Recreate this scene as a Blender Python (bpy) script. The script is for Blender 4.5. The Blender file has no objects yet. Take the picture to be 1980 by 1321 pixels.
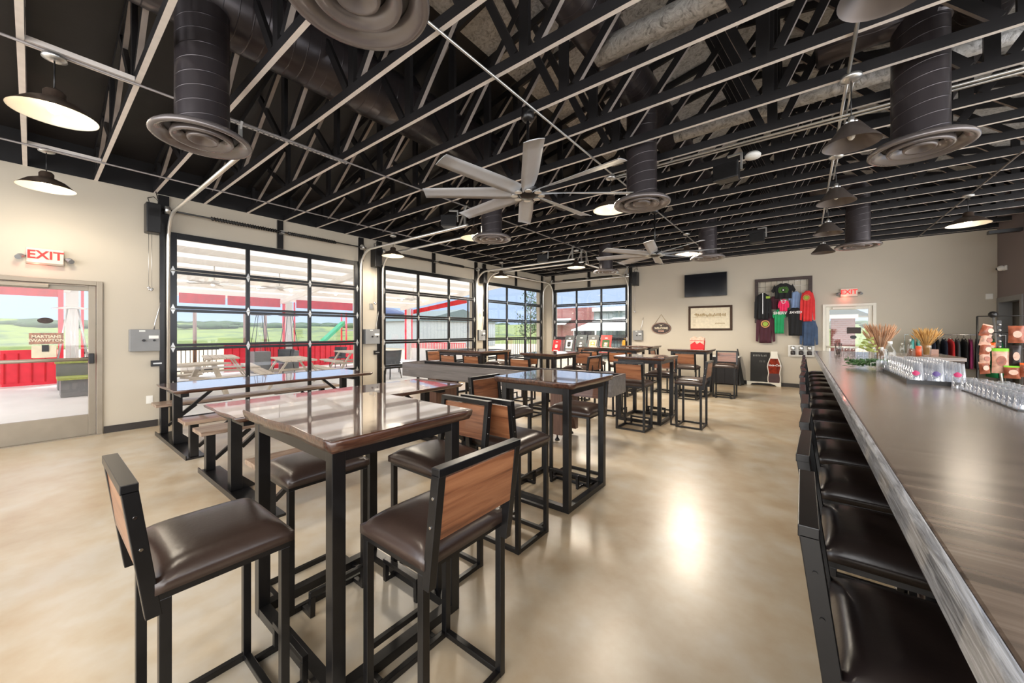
import bpy, math, random
from math import sin, cos, pi, radians as R
from mathutils import Vector, Matrix
random.seed(7)
scn = bpy.context.scene
COL = scn.collection
# ------------------------------------------------------------------ materials
def nt(name):
    m = bpy.data.materials.new(name); m.use_nodes = True
    t = m.node_tree; t.nodes.clear()
    o = t.nodes.new('ShaderNodeOutputMaterial'); b = t.nodes.new('ShaderNodeBsdfPrincipled')
    t.links.new(b.outputs[0], o.inputs[0])
    return m, t, b
def col4(c): return (c[0], c[1], c[2], 1)
def S(r, g=None, b=None):
    if g is None: g = b = r
    f = lambda c: ((c/255)/12.92 if c/255 <= .04045 else ((c/255+.055)/1.055)**2.4)
    return (f(r), f(g), f(b))
def coords(t, scale=(1,1,1), kind='Object', rot=(0,0,0)):
    tc = t.nodes.new('ShaderNodeTexCoord'); mp = t.nodes.new('ShaderNodeMapping')
    mp.inputs['Scale'].default_value = scale; mp.inputs['Rotation'].default_value = rot
    t.links.new(tc.outputs[kind], mp.inputs['Vector'])
    return mp.outputs[0]
def ramp(t, fac, stops):
    r = t.nodes.new('ShaderNodeValToRGB')
    e = r.color_ramp.elements
    while len(e) > 1: e.remove(e[-1])
    e[0].position = stops[0][0]; e[0].color = col4(stops[0][1])
    for p, c in stops[1:]:
        k = e.new(p); k.color = col4(c)
    t.links.new(fac, r.inputs[0])
    return r.outputs[0]
def noise(t, vec, scale=5, detail=4, rough=.5, dist=0):
    n = t.nodes.new('ShaderNodeTexNoise')
    n.inputs['Scale'].default_value = scale; n.inputs['Detail'].default_value = detail
    n.inputs['Roughness'].default_value = rough; n.inputs['Distortion'].default_value = dist
    t.links.new(vec, n.inputs['Vector'])
    return n.outputs[0]
def bump(t, b, h, strength=.2, dist=.01):
    n = t.nodes.new('ShaderNodeBump'); n.inputs['Strength'].default_value = strength
    n.inputs['Distance'].default_value = dist
    t.links.new(h, n.inputs['Height']); t.links.new(n.outputs[0], b.inputs['Normal'])
M = {}
def plain(name, c, rough=.5, metal=0, var=.12, scale=6, bmp=0, emit=None, es=0, spec=.5, coat=0, alpha=None):
    m, t, b = nt(name)
    v = coords(t)
    n = noise(t, v, scale, 3)
    lo = tuple(max(0, x*(1-var)) for x in c); hi = tuple(min(1, x*(1+var)) for x in c)
    t.links.new(ramp(t, n, [(.3, lo), (.7, hi)]), b.inputs['Base Color'])
    b.inputs['Roughness'].default_value = rough; b.inputs['Metallic'].default_value = metal
    b.inputs['Specular IOR Level'].default_value = spec
    b.inputs['Coat Weight'].default_value = coat; b.inputs['Coat Roughness'].default_value = .05
    if bmp: bump(t, b, noise(t, v, scale*12, 2), bmp, .003)
    if emit:
        b.inputs['Emission Color'].default_value = col4(emit); b.inputs['Emission Strength'].default_value = es
    M[name] = m
    return m
def wood(name, c1, c2, c3, rough=.4, coat=0, axis='X', scale=1.0, bmp=.1):
    m, t, b = nt(name)
    s = {'X': (.6, 9, 9), 'Y': (9, .6, 9), 'Z': (9, 9, .6)}[axis]
    v = coords(t, tuple(k*scale for k in s))
    n = noise(t, v, 2.2, 6, .6, .8)
    t.links.new(ramp(t, n, [(.28, c1), (.48, c2), (.7, c3)]), b.inputs['Base Color'])
    b.inputs['Roughness'].default_value = rough
    b.inputs['Coat Weight'].default_value = coat; b.inputs['Coat Roughness'].default_value = .03; b.inputs['Coat IOR'].default_value = 1.7
    if bmp: bump(t, b, n, bmp, .004)
    M[name] = m
    return m
def glass(name, tint=(1,1,1), refl=1.0):
    # thin architectural glass: transparent plus mirror-like Fresnel reflection
    m = bpy.data.materials.new(name); m.use_nodes = True
    t = m.node_tree; t.nodes.clear()
    o = t.nodes.new('ShaderNodeOutputMaterial'); mx = t.nodes.new('ShaderNodeMixShader')
    tr = t.nodes.new('ShaderNodeBsdfTransparent'); gl = t.nodes.new('ShaderNodeBsdfGlossy')
    lw = t.nodes.new('ShaderNodeLayerWeight'); lw.inputs[0].default_value = .5
    pw = t.nodes.new('ShaderNodeMath'); pw.operation = 'POWER'; pw.inputs[1].default_value = 4.5; t.links.new(lw.outputs['Facing'], pw.inputs[0])
    fr = t.nodes.new('ShaderNodeMath'); fr.operation = 'MULTIPLY_ADD'; fr.inputs[1].default_value = .8; fr.inputs[2].default_value = .035*refl; t.links.new(pw.outputs[0], fr.inputs[0])
    tr.inputs[0].default_value = col4(tint); gl.inputs['Roughness'].default_value = .02
    gl.inputs['Color'].default_value = (1, 1, 1, 1)
    t.links.new(fr.outputs[0], mx.inputs[0]); t.links.new(tr.outputs[0], mx.inputs[1]); t.links.new(gl.outputs[0], mx.inputs[2])
    t.links.new(mx.outputs[0], o.inputs[0])
    M[name] = m
    return m
# walls
def wallmat(name, c):
    m, t, b = nt(name); v = coords(t, kind='Generated')
    v = coords(t)
    n = noise(t, v, .7, 3)
    t.links.new(ramp(t, n, [(.3, tuple(x*.93 for x in c)), (.7, tuple(min(1, x*1.04) for x in c))]), b.inputs['Base Color'])
    b.inputs['Roughness'].default_value = .62
    bump(t, b, noise(t, v, 90, 2), .08, .002)
    M[name] = m
wallmat('wall_paint', S(190, 182, 167))
wallmat('wall_grey', S(126, 116, 118))
plain('black_paint', S(30, 29, 31), .45, var=.25, scale=3, spec=.4)
plain('deck_black', S(34, 32, 33), .5, var=.3, scale=1.5, bmp=.3)
plain('timber_bounce', S(228, 222, 218), .38, var=.08, scale=8, bmp=.1)  # floor light bounced onto black timber undersides, painted as a pale colour
plain('web_bounce', S(148, 140, 136), .4, var=.25, scale=4, spec=.7)  # greyer bounce light painted on the undersides of the black web braces
# floor
m, t, b = nt('concrete_floor'); v = coords(t)
n1 = noise(t, v, .7, 5, .55, .6); n2 = noise(t, v, 5, 4, .55, 0); n3 = noise(t, v, 30, 3)
mix = t.nodes.new('ShaderNodeMath'); mix.operation = 'MULTIPLY_ADD'; mix.inputs[1].default_value = .35
t.links.new(n2, mix.inputs[0]);
sc = t.nodes.new('ShaderNodeMath'); sc.operation = 'MULTIPLY'; sc.inputs[1].default_value = .65
t.links.new(n1, sc.inputs[0]); t.links.new(sc.outputs[0], mix.inputs[2])
t.links.new(ramp(t, mix.outputs[0], [(.32, S(174, 146, 110)), (.43, S(191, 170, 140)), (.52, S(201, 186, 162)), (.62, S(210, 201, 186))]), b.inputs['Base Color'])
rr = t.nodes.new('ShaderNodeMapRange'); rr.inputs[1].default_value = .3; rr.inputs[2].default_value = .7; rr.inputs[3].default_value = .31; rr.inputs[4].default_value = .42
t.links.new(n2, rr.inputs[0]); t.links.new(rr.outputs[0], b.inputs['Roughness'])
b.inputs['Specular IOR Level'].default_value = .55
pass
b.inputs['Coat Weight'].default_value = .5; b.inputs['Coat Roughness'].default_value = .3; b.inputs['Coat IOR'].default_value = 1.6
M['concrete_floor'] = m
plain('baseboard', S(48, 44, 42), .5)
plain('steel_black', S(24, 23, 24), .3, metal=.3, var=.3, scale=12, spec=.7)
plain('door_black', S(38, 39, 41), .26, metal=.5, var=.15, spec=.7)
plain('galv', S(200, 200, 198), .3, metal=.85, var=.1)
plain('conduit_grey', S(124, 118, 116), .45, metal=.3)
plain('track', S(222, 220, 214), .3, metal=.75, var=.05)
plain('alu', S(148, 139, 125), .4, metal=.35, var=.05)
plain('grey_box', S(128, 130, 132), .45, var=.06)
plain('white_plastic', S(232, 232, 228), .4, var=.03)
plain('black_plastic', S(24, 24, 26), .35)
plain('spring_black', S(26, 25, 24), .4)
m, t, b = nt('duct_black'); v = coords(t)
wv = t.nodes.new('ShaderNodeTexWave'); wv.wave_type = 'BANDS'; wv.bands_direction = 'Z'
wv.inputs['Scale'].default_value = 2.9; wv.inputs['Distortion'].default_value = 0
# spiral seams: tilt the bands with the angle round the pipe
sx = t.nodes.new('ShaderNodeSeparateXYZ'); at = t.nodes.new('ShaderNodeMath'); at.operation = 'ARCTAN2'
t.links.new(v, sx.inputs[0]); t.links.new(sx.outputs[0], at.inputs[0]); t.links.new(sx.outputs[1], at.inputs[1])
k = t.nodes.new('ShaderNodeMath'); k.operation = 'MULTIPLY_ADD'; k.inputs[1].default_value = .22/(2*pi)
t.links.new(at.outputs[0], k.inputs[0]); t.links.new(sx.outputs[2], k.inputs[2])
md = t.nodes.new('ShaderNodeMath'); md.operation = 'PINGPONG'; md.inputs[1].default_value = .055
t.links.new(k.outputs[0], md.inputs[0])
gt = t.nodes.new('ShaderNodeMapRange'); gt.inputs[1].default_value = 0; gt.inputs[2].default_value = .005; gt.inputs[3].default_value = 1; gt.inputs[4].default_value = 0
t.links.new(md.outputs[0], gt.inputs[0])
b.inputs['Base Color'].default_value = col4(S(66, 61, 64)); b.inputs['Roughness'].default_value = .28
b.inputs['Metallic'].default_value = .5; b.inputs['Specular IOR Level'].default_value = .7
bump(t, b, gt.outputs[0], .55, .004); M['duct_black'] = m
t.nodes.remove(wv)
plain('diffuser', S(118, 112, 112), .24, metal=.4, var=.05, spec=.8)
m, t, b = nt('insulation'); v = coords(t)
n = noise(t, v, 14, 6, .7, 1.5)
t.links.new(ramp(t, n, [(.3, S(120, 119, 118)), (.5, S(205, 204, 203)), (.7, S(232, 232, 231))]), b.inputs['Base Color'])
b.inputs['Roughness'].default_value = .35; b.inputs['Metallic'].default_value = .35; bump(t, b, n, .8, .02); M['insulation'] = m
# furniture
wood('back_wood', S(88, 52, 34), S(140, 88, 58), S(172, 118, 82), .35, .3, 'X', 1.4)
wood('slab_wood', S(44, 22, 15), S(88, 48, 32), S(134, 88, 60), .12, 1.0, 'Y', .8, .02)
_s = M['slab_wood']; _t = _s.node_tree; _b = [n for n in _t.nodes if n.type == 'BSDF_PRINCIPLED'][0]; bump(_t, _b, noise(_t, coords(_t), 5, 2, .4), .25, .012)
wood('slab_edge', S(34, 18, 14), S(62, 36, 27), S(104, 70, 52), .3, .6, 'Y', 2.5, .5)
wood('bench_wood', S(92, 72, 60), S(142, 118, 100), S(178, 158, 140), .35, .3, 'Y', 1.2)
wood('bar_wood', S(78, 66, 58), S(122, 106, 94), S(150, 134, 120), .24, .9, 'X', .7, .12)
wood('bar_front', S(58, 58, 62), S(150, 153, 159), S(206, 210, 218), .35, .3, 'Y', 5, .9)
for _n in M['bar_wood'].node_tree.nodes:
    if _n.type == 'BSDF_PRINCIPLED': _n.inputs['Coat Roughness'].default_value = .2; _n.inputs['Coat IOR'].default_value = 1.5
wood('dark_wood', S(34, 22, 19), S(50, 34, 30), S(66, 48, 42), .5, .0, 'X', 1)
wood('shuffle_side', S(88, 84, 82), S(108, 103, 100), S(124, 119, 116), .35, .3, 'X', .8)
wood('brown_leg', S(70, 48, 40), S(96, 68, 56), S(112, 82, 68), .4, .2, 'Z', 1)
wood('play_wood', S(150, 110, 78), S(176, 136, 100), S(190, 152, 116), .15, .8, 'X', 1, 0)
plain('leather', S(62, 48, 42), .3, var=.18, scale=5, bmp=.15, spec=.7)
plain('leather_dark', S(44, 36, 35), .28, var=.15, scale=5, bmp=.12, spec=.7)
plain('chrome', S(210, 210, 210), .12, metal=1, var=.03)
plain('fan_grey', S(182, 184, 188), .4, metal=.2, var=.04)
plain('shade_bronze', S(70, 58, 50), .35, metal=.3)
plain('shade_grey', S(96, 88, 84), .35, metal=.5)
plain('shade_inner', S(235, 228, 215), .5, var=.02)
plain('lamp_glow', (1, .9, .75), .5, emit=(1, .82, .58), es=9)
plain('bulb_off', S(225, 220, 210), .2)
plain('exit_red', S(225, 30, 30), .5, emit=(1, .05, .04), es=.35)
plain('exit_face', S(226, 205, 190), .4, var=.03)
plain('screen_black', S(16, 18, 24), .12, var=.1)
plain('paper', S(216, 206, 182), .6, var=.08, scale=18)
plain('gold_ink', S(150, 128, 84), .6)
plain('frame_wood', S(66, 50, 40), .6, spec=.2)
plain('chalk', S(30, 30, 29), .7, var=.2)
plain('chalk_line', S(150, 150, 146), .8)
plain('coke_liquid', S(126, 40, 18), .6, var=.6, scale=9, spec=.2)
plain('coke_dark', S(60, 22, 16), .3, var=.3)
plain('white_sign', S(225, 222, 210), .4, var=.03)
plain('red_print', S(176, 20, 38), .4, var=.25, scale=20)
plain('cloth_black', S(22, 23, 26), .85, var=.2)
plain('cloth_maroon', S(70, 32, 44), .85)
plain('cloth_green', S(30, 150, 92), .85)
plain('cloth_navy', S(34, 42, 62), .85)
plain('cloth_blue', S(128, 152, 190), .85)
plain('cloth_denim', S(62, 82, 112), .85, var=.25)
plain('cloth_red', S(212, 52, 54), .85)
plain('cloth_pink', S(232, 50, 100), .85)
plain('cloth_teal', S(110, 205, 200), .85)
plain('cloth_grey', S(80, 84, 90), .85)
plain('cloth_magenta', S(150, 50, 100), .85)
plain('print_green', S(90, 150, 50), .6)
plain('print_lime', S(150, 178, 60), .6)
plain('print_white', S(225, 225, 225), .6)
plain('print_gold', S(200, 150, 90), .6)
plain('wheat', S(182, 140, 108), .8, var=.25)
plain('wheat_gold', S(200, 156, 92), .8, var=.25)
plain('leaf', S(60, 96, 50), .6, var=.35, scale=20)
plain('leaf_pale', S(166, 176, 100), .6, var=.2, scale=20)
plain('can_orange', S(222, 96, 60), .35)
plain('bag_brown', S(152, 84, 60), .35, var=.4, scale=16)
plain('bag_green', S(130, 205, 60), .35)
plain('bag_orange', S(235, 104, 40), .35)
plain('bag_dark', S(38, 30, 30), .35, var=.6, scale=30)
plain('bag_pink', S(214, 170, 150), .35, var=.25, scale=20)
plain('pink_print', S(220, 60, 120), .4)
plain('purple_print', S(110, 90, 160), .4)
plain('poster_grey', S(70, 74, 76), .4, var=.3, scale=18)
plain('poster_red', S(176, 50, 44), .4, var=.2)
plain('poster_teal', S(52, 66, 70), .4, var=.3, scale=18)
plain('poster_art', S(170, 150, 120), .5, var=.45, scale=22)
plain('red_bright', S(232, 28, 36), .5)
# outdoors
plain('patio_slab', S(222, 222, 222), .6, var=.06, scale=1)
plain('patio_roof', S(244, 241, 236), .5, var=.03)
plain('red_metal', S(234, 56, 74), .45, var=.08)
plain('red_cloth', S(196, 12, 30), .7, var=.12)
plain('picnic_wood', S(196, 186, 172), .7, var=.1, scale=14)
plain('rust_post', S(92, 66, 54), .6)
plain('dark_iron', S(34, 32, 33), .5)
plain('post_white', S(214, 212, 208), .5, var=.03)
plain('slide_green', S(30, 130, 84), .35)
plain('bldg_grey', S(150, 158, 160), .6, var=.06)
plain('bldg_teal', S(110, 126, 126), .6, var=.06)
plain('roof_pale', S(196, 208, 206), .5, var=.05)
plain('roof_dark', S(84, 100, 102), .5, var=.1)
plain('umbrella_blue', S(60, 76, 112), .7)
plain('kiosk_blue', S(108, 150, 196), .6)
plain('yellow_toy', S(240, 176, 50), .5)
m, t, b = nt('brick'); v = coords(t, (1, 1, 1), 'Object', (R(90), 0, 0))
bk = t.nodes.new('ShaderNodeTexBrick'); bk.inputs['Scale'].default_value = 4
bk.inputs['Color1'].default_value = col4(S(138, 82, 80)); bk.inputs['Color2'].default_value = col4(S(120, 70, 68)); bk.inputs['Mortar'].default_value = col4(S(150, 128, 124))
t.links.new(v, bk.inputs['Vector']); t.links.new(bk.outputs[0], b.inputs['Base Color']); b.inputs['Roughness'].default_value = .8; M['brick'] = m
m, t, b = nt('field_grass'); v = coords(t)
n = noise(t, v, .05, 8, .65, .5)
n2 = noise(t, v, .35, 8, .75)
a_ = t.nodes.new('ShaderNodeMath'); a_.operation = 'MULTIPLY_ADD'; a_.inputs[1].default_value = .4; t.links.new(n2, a_.inputs[0])
a2 = t.nodes.new('ShaderNodeMath'); a2.operation = 'MULTIPLY'; a2.inputs[1].default_value = .6; t.links.new(n, a2.inputs[0]); t.links.new(a2.outputs[0], a_.inputs[2])
t.links.new(ramp(t, a_.outputs[0], [(.34, S(34, 52, 26)), (.44, S(58, 80, 36)), (.5, S(104, 118, 46)), (.56, S(70, 92, 42)), (.66, S(42, 62, 32))]), b.inputs['Base Color'])
b.inputs['Roughness'].default_value = .9; M['field_grass'] = m
plain('bush', S(48, 68, 42), .9, var=.4, scale=1.2)
plain('gravel', S(178, 164, 142), .9, var=.12, scale=4)
m, t, b = nt('patio_roof'); b.inputs['Base Color'].default_value = (.86, .85, .83, 1); b.inputs['Roughness'].default_value = .5
tl = t.nodes.new('ShaderNodeBsdfTranslucent'); tl.inputs[0].default_value = (.95, .93, .9, 1); mx = t.nodes.new('ShaderNodeMixShader'); mx.inputs[0].default_value = .5
oo = [n for n in t.nodes if n.type == 'OUTPUT_MATERIAL'][0]; t.links.new(b.outputs[0], mx.inputs[1]); t.links.new(tl.outputs[0], mx.inputs[2]); t.links.new(mx.outputs[0], oo.inputs[0]); M['patio_roof'] = m
glass('pane_glass'); glass('thin_glass', (.97, .98, .98), 2.0)
glass('drink_glass', (.97, .98, 1), 4.0)
# white sheen mixed into the clear glass colour, stronger at its edges
_m = M['drink_glass']; _t = _m.node_tree; _o = [n for n in _t.nodes if n.type == 'OUTPUT_MATERIAL'][0]; _p = _o.inputs[0].links[0].from_node
_d = _t.nodes.new('ShaderNodeBsdfPrincipled'); _d.inputs['Base Color'].default_value = (.9, .92, .95, 1); _d.inputs['Roughness'].default_value = .12
_x = _t.nodes.new('ShaderNodeMixShader'); _x.inputs[0].default_value = .12; _lw = _t.nodes.new('ShaderNodeLayerWeight'); _lw.inputs[0].default_value = .5; _pw = _t.nodes.new('ShaderNodeMath'); _pw.operation = 'POWER'; _pw.inputs[1].default_value = 2.2; _t.links.new(_lw.outputs['Facing'], _pw.inputs[0]); _mu = _t.nodes.new('ShaderNodeMath'); _mu.operation = 'MULTIPLY_ADD'; _mu.inputs[1].default_value = .75; _mu.inputs[2].default_value = .05; _t.links.new(_pw.outputs[0], _mu.inputs[0]); _t.links.new(_mu.outputs[0], _x.inputs[0])
_t.links.new(_p.outputs[0], _x.inputs[1]); _t.links.new(_d.outputs[0], _x.inputs[2]); _t.links.new(_x.outputs[0], _o.inputs[0])
# ------------------------------------------------------------------ mesh builder
class MB:
    def __init__(s): s.v = []; s.f = []; s.m = []; s.s = []
    def face(s, idx, m=0, sm=False): s.f.append(tuple(idx)); s.m.append(m); s.s.append(sm)
    def addv(s, pts):
        k = len(s.v); s.v += [tuple(p) for p in pts]; return k
    def box(s, x0, x1, y0, y1, z0, z1, m=0, mb=None):
        k = s.addv([(x0,y0,z0),(x1,y0,z0),(x1,y1,z0),(x0,y1,z0),(x0,y0,z1),(x1,y0,z1),(x1,y1,z1),(x0,y1,z1)])
        s.face([k,k+3,k+2,k+1], m if mb is None else mb)
        for q in ([4,5,6,7],[0,1,5,4],[1,2,6,5],[2,3,7,6],[3,0,4,7]): s.face([k+i for i in q], m)
        return s
    def bar(s, p, q, w, h, up=(0,0,1), m=0, mb=None):
        p = Vector(p); q = Vector(q); d = (q-p).normalized(); u = Vector(up)
        sd = d.cross(u)
        if sd.length < 1e-4: sd = d.cross(Vector((0,1,0)))
        sd.normalize(); u = sd.cross(d).normalized()
        pts = []
        for c in (p, q):
            for a, b in ((-1,-1),(1,-1),(1,1),(-1,1)): pts.append(c + sd*w/2*a + u*h/2*b)
        k = s.addv(pts)
        s.face([k,k+1,k+2,k+3], m); s.face([k+7,k+6,k+5,k+4], m)
        s.face([k+1,k,k+4,k+5], m if mb is None else mb)
        for i in (1,2,3):
            j = (i+1) % 4; s.face([k+j,k+i,k+4+i,k+4+j], m)
        return s
    def cyl(s, p, q, r0, r1=None, n=14, cap=True, m=0):
        p = Vector(p); q = Vector(q); r1 = r0 if r1 is None else r1
        d = (q-p).normalized(); a = d.orthogonal().normalized(); b = d.cross(a)
        k = s.addv([p+(a*cos(2*pi*i/n)+b*sin(2*pi*i/n))*r0 for i in range(n)]+[q+(a*cos(2*pi*i/n)+b*sin(2*pi*i/n))*r1 for i in range(n)])
        for i in range(n):
            j = (i+1) % n; s.face([k+i,k+j,k+n+j,k+n+i], m, True)
        if cap: s.face([k+i for i in range(n)][::-1], m); s.face([k+n+i for i in range(n)], m)
        return s
    def tube(s, pts, r, n=8, m=0):
        pts = [Vector(p) for p in pts]; ks = []
        up = None
        for i, p in enumerate(pts):
            d = (pts[min(i+1, len(pts)-1)]-pts[max(i-1, 0)]).normalized()
            if up is None: up = d.orthogonal().normalized()
            up = (up - d*up.dot(d)).normalized(); b = d.cross(up)
            ks.append(s.addv([p+(up*cos(2*pi*j/n)+b*sin(2*pi*j/n))*r for j in range(n)]))
        for a, b in zip(ks, ks[1:]):
            for j in range(n): s.face([a+j, a+(j+1)%n, b+(j+1)%n, b+j], m, True)
        s.face([ks[0]+j for j in range(n)][::-1], m); s.face([ks[-1]+j for j in range(n)], m)
        return s
    def lathe(s, prof, c=(0,0,0), n=24, m=0, smooth=True, sx=1, sy=1):
        ks = [s.addv([(c[0]+r*cos(2*pi*i/n)*sx, c[1]+r*sin(2*pi*i/n)*sy, c[2]+z) for i in range(n)]) for r, z in prof]
        for a, b in zip(ks, ks[1:]):
            for i in range(n): s.face([a+i, a+(i+1)%n, b+(i+1)%n, b+i], m, smooth)
        return s
    def disc(s, c, r, n=24, m=0, up=True, sx=1, sy=1):
        k = s.addv([(c[0]+r*sx*cos(2*pi*i/n), c[1]+r*sy*sin(2*pi*i/n), c[2]) for i in range(n)])
        q = [k+i for i in range(n)]; s.face(q if up else q[::-1], m); return s
    def prism(s, pts, ext, m=0, ms=None):
        n = len(pts); e = Vector(ext)
        k = s.addv(list(pts)+[Vector(p)+e for p in pts])
        s.face([k+i for i in range(n)][::-1], m); s.face([k+n+i for i in range(n)], m)
        for i in range(n):
            j = (i+1) % n; s.face([k+i,k+j,k+n+j,k+n+i], m if ms is None else ms)
        return s
    def ball(s, c, r, n=10, m=0, sc=(1,1,1)):
        prof = [(max(1e-4, sin(pi*i/n)), -cos(pi*i/n)) for i in range(n+1)]
        k0 = [s.addv([(c[0]+r*sc[0]*a*cos(2*pi*i/(n*2)), c[1]+r*sc[1]*a*sin(2*pi*i/(n*2)), c[2]+r*sc[2]*z) for i in range(n*2)]) for a, z in prof]
        for a, b in zip(k0, k0[1:]):
            for i in range(2*n): s.face([a+i, a+(i+1)%(2*n), b+(i+1)%(2*n), b+i], m, True)
        return s
    def cushion(s, x0, x1, y0, y1, z0, z1, m=0, n=10):
        # upholstered pad: vertical side, rounded shoulder, domed top
        g = {}
        for i in range(n+1):
            for j in range(n+1):
                u = i/n*2-1; w = j/n*2-1
                uu = math.copysign(abs(u)**.7, u); ww = math.copysign(abs(w)**.7, w)
                d = (1-abs(uu)**4.5)*(1-abs(ww)**4.5)
                z = z0+(z1-z0)*(.42+.58*max(d, 0)**.55)
                g[i,j] = s.addv([((x0+x1)/2+(x1-x0)/2*uu, (y0+y1)/2+(y1-y0)/2*ww, z)])
        for i in range(n):
            for j in range(n): s.face([g[i,j], g[i+1,j], g[i+1,j+1], g[i,j+1]], m, True)
        ring = [g[i,0] for i in range(n+1)]+[g[n,j] for j in range(1,n+1)]+[g[i,n] for i in range(n-1,-1,-1)]+[g[0,j] for j in range(n-1,0,-1)]
        low = [s.addv([(s.v[q][0], s.v[q][1], z0)]) for q in ring]
        for a in range(len(ring)):
            b = (a+1) % len(ring); s.face([low[a], low[b], ring[b], ring[a]], m, True)
        s.face(low[::-1], m)
        return s
    def build(s, name, mats, parent=None, loc=None, rz=0, bevel=0, rot=None):
        me = bpy.data.meshes.new(name); me.from_pydata(s.v, [], s.f)
        mats = mats if isinstance(mats, (list, tuple)) else [mats]
        for q in mats: me.materials.append(M[q])
        me.polygons.foreach_set('material_index', s.m); me.polygons.foreach_set('use_smooth', s.s)
        me.update()
        o = bpy.data.objects.new(name, me); COL.objects.link(o)
        if parent: o.parent = parent
        if loc: o.location = loc
        if rz: o.rotation_euler = (0, 0, rz)
        if rot: o.rotation_euler = rot
        if bevel:
            q = o.modifiers.new('bevel', 'BEVEL'); q.width = bevel; q.segments = 2; q.limit_method = 'ANGLE'
        return o
def tag(o, label, cat=None, group=None, kind=None):
    if label: o['label'] = label
    if cat: o['category'] = cat
    if group: o['group'] = group
    if kind: o['kind'] = kind
    return o
def thing(name, label, cat, loc=(0,0,0), rz=0, group=None):
    o = bpy.data.objects.new(name, None); COL.objects.link(o); o.empty_display_size = .1
    o.location = loc; o.rotation_euler = (0, 0, rz)
    return tag(o, label, cat, group)
def struct(mb, name, mats, **k):
    o = mb.build(name, mats, **k); o['kind'] = 'structure'; return o
KIDS = {}
def children(o): return [c for c in bpy.data.objects if c.parent == o]
def dup(o, loc, rz=0, label=None, group=None):
    kids = children(o)
    r = o.copy(); COL.objects.link(r); r.location = loc; r.rotation_euler = (0, 0, rz)
    if label: r['label'] = label
    if group: r['group'] = group
    for c in kids:
        gk = children(c)
        d = c.copy(); COL.objects.link(d); d.parent = r
        for g in gk:
            e = g.copy(); COL.objects.link(e); e.parent = d
    return r
def text_mesh(txt, size, name, mat, parent, mtx, extrude=.002, shear=0, bold=.035):
    cu = bpy.data.curves.new(name, 'FONT'); cu.body = txt; cu.size = size; cu.extrude = extrude
    cu.align_x = 'CENTER'; cu.align_y = 'CENTER'; cu.shear = shear; cu.offset = bold*size; cu.resolution_u = 2
    tmp = bpy.data.objects.new('tmp', cu); COL.objects.link(tmp)
    bpy.context.view_layer.update()
    me = bpy.data.meshes.new_from_object(tmp.evaluated_get(bpy.context.evaluated_depsgraph_get()))
    bpy.data.objects.remove(tmp)
    me.materials.clear(); me.materials.append(M[mat])
    o = bpy.data.objects.new(name, me); COL.objects.link(o)
    if parent: o.parent = parent
    o.matrix_local = mtx
    return o
FAR = lambda x, z, y: Matrix.Translation((x, y, z)) @ Matrix.Rotation(R(90), 4, 'X')            # text read looking +Y
LEFT = lambda y, z, x: Matrix.Translation((x, y, z)) @ Matrix.Rotation(R(90), 4, 'Z') @ Matrix.Rotation(R(90), 4, 'X')  # text on left wall, read looking -X
XL, YF, XR, HC = -7.95, 12.3, 3.19, 3.62
SKY, SKY2, SUN, EXPO = .58, 2.8, 2.8, 1.0
# ------------------------------------------------------------------ room shell
def wall(name, mat, axis, c0, c1, a0, a1, z0, z1, holes=()):
    mb = MB()
    def bx(u0, u1, w0, w1):
        if axis == 'X': mb.box(c0, c1, u0, u1, w0, w1)
        else: mb.box(u0, u1, c0, c1, w0, w1)
    cur = a0
    for (h0, h1, zt) in sorted(holes):
        if h0 > cur: bx(cur, h0, z0, z1)
        bx(h0, h1, zt, z1); cur = h1
    if cur < a1: bx(cur, a1, z0, z1)
    return struct(mb, name, mat)
DOORS_L = [(1.33, 4.54), (5.12, 8.33), (8.83, 12.03)]
wall('wall_left', 'wall_paint', 'X', XL-.2, XL, -6, YF+.2, 0, HC, [(-.48, .63, 2.18)]+[(a, b, 3.05) for a, b in DOORS_L])
D4 = (-7.5, -4.6)
wall('wall_far', 'wall_paint', 'Y', YF, YF+.2, XL, XR, 0, HC-.02, [(D4[0], D4[1], 3.05), (.4, 1.38, 2.15)])
wall('wall_grey', 'wall_grey', 'X', XR, XR+.15, 10.7, YF+.2, 0, 4.6, [(11.2, 12.2, 2.1)])
struct(MB().box(XL, 6, -6, YF, -.15, 0), 'floor', 'concrete_floor')
# small service room behind the grey door
struct(MB().box(XR+.15, XR+2, 11.0, 11.1, 0, 2.6).box(XR+2, XR+2.1, 11, 12.6, 0, 2.6).box(XR+.15, XR+2, 12.5, 12.6, 0, 2.6).box(XR+.15, XR+2, 11.1, 12.5, -.1, 0).box(XR+.15, XR+2, 11.1, 12.5, 2.6, 2.7), 'wall_service_room', 'wall_paint')
# baseboards
struct(MB().box(XL, XL+.015, .64, 1.21, 0, .1), 'baseboard_left', 'baseboard')
struct(MB().box(XL, XL+.015, 4.66, 5.0, 0, .1).box(XL, XL+.015, 8.45, 8.7, 0, .1), 'baseboard_left_piers', 'baseboard')
struct(MB().box(-4.45, .33, YF-.015, YF, 0, .1).box(1.45, XR, YF-.015, YF, 0, .1), 'baseboard_far', 'baseboard')
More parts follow.
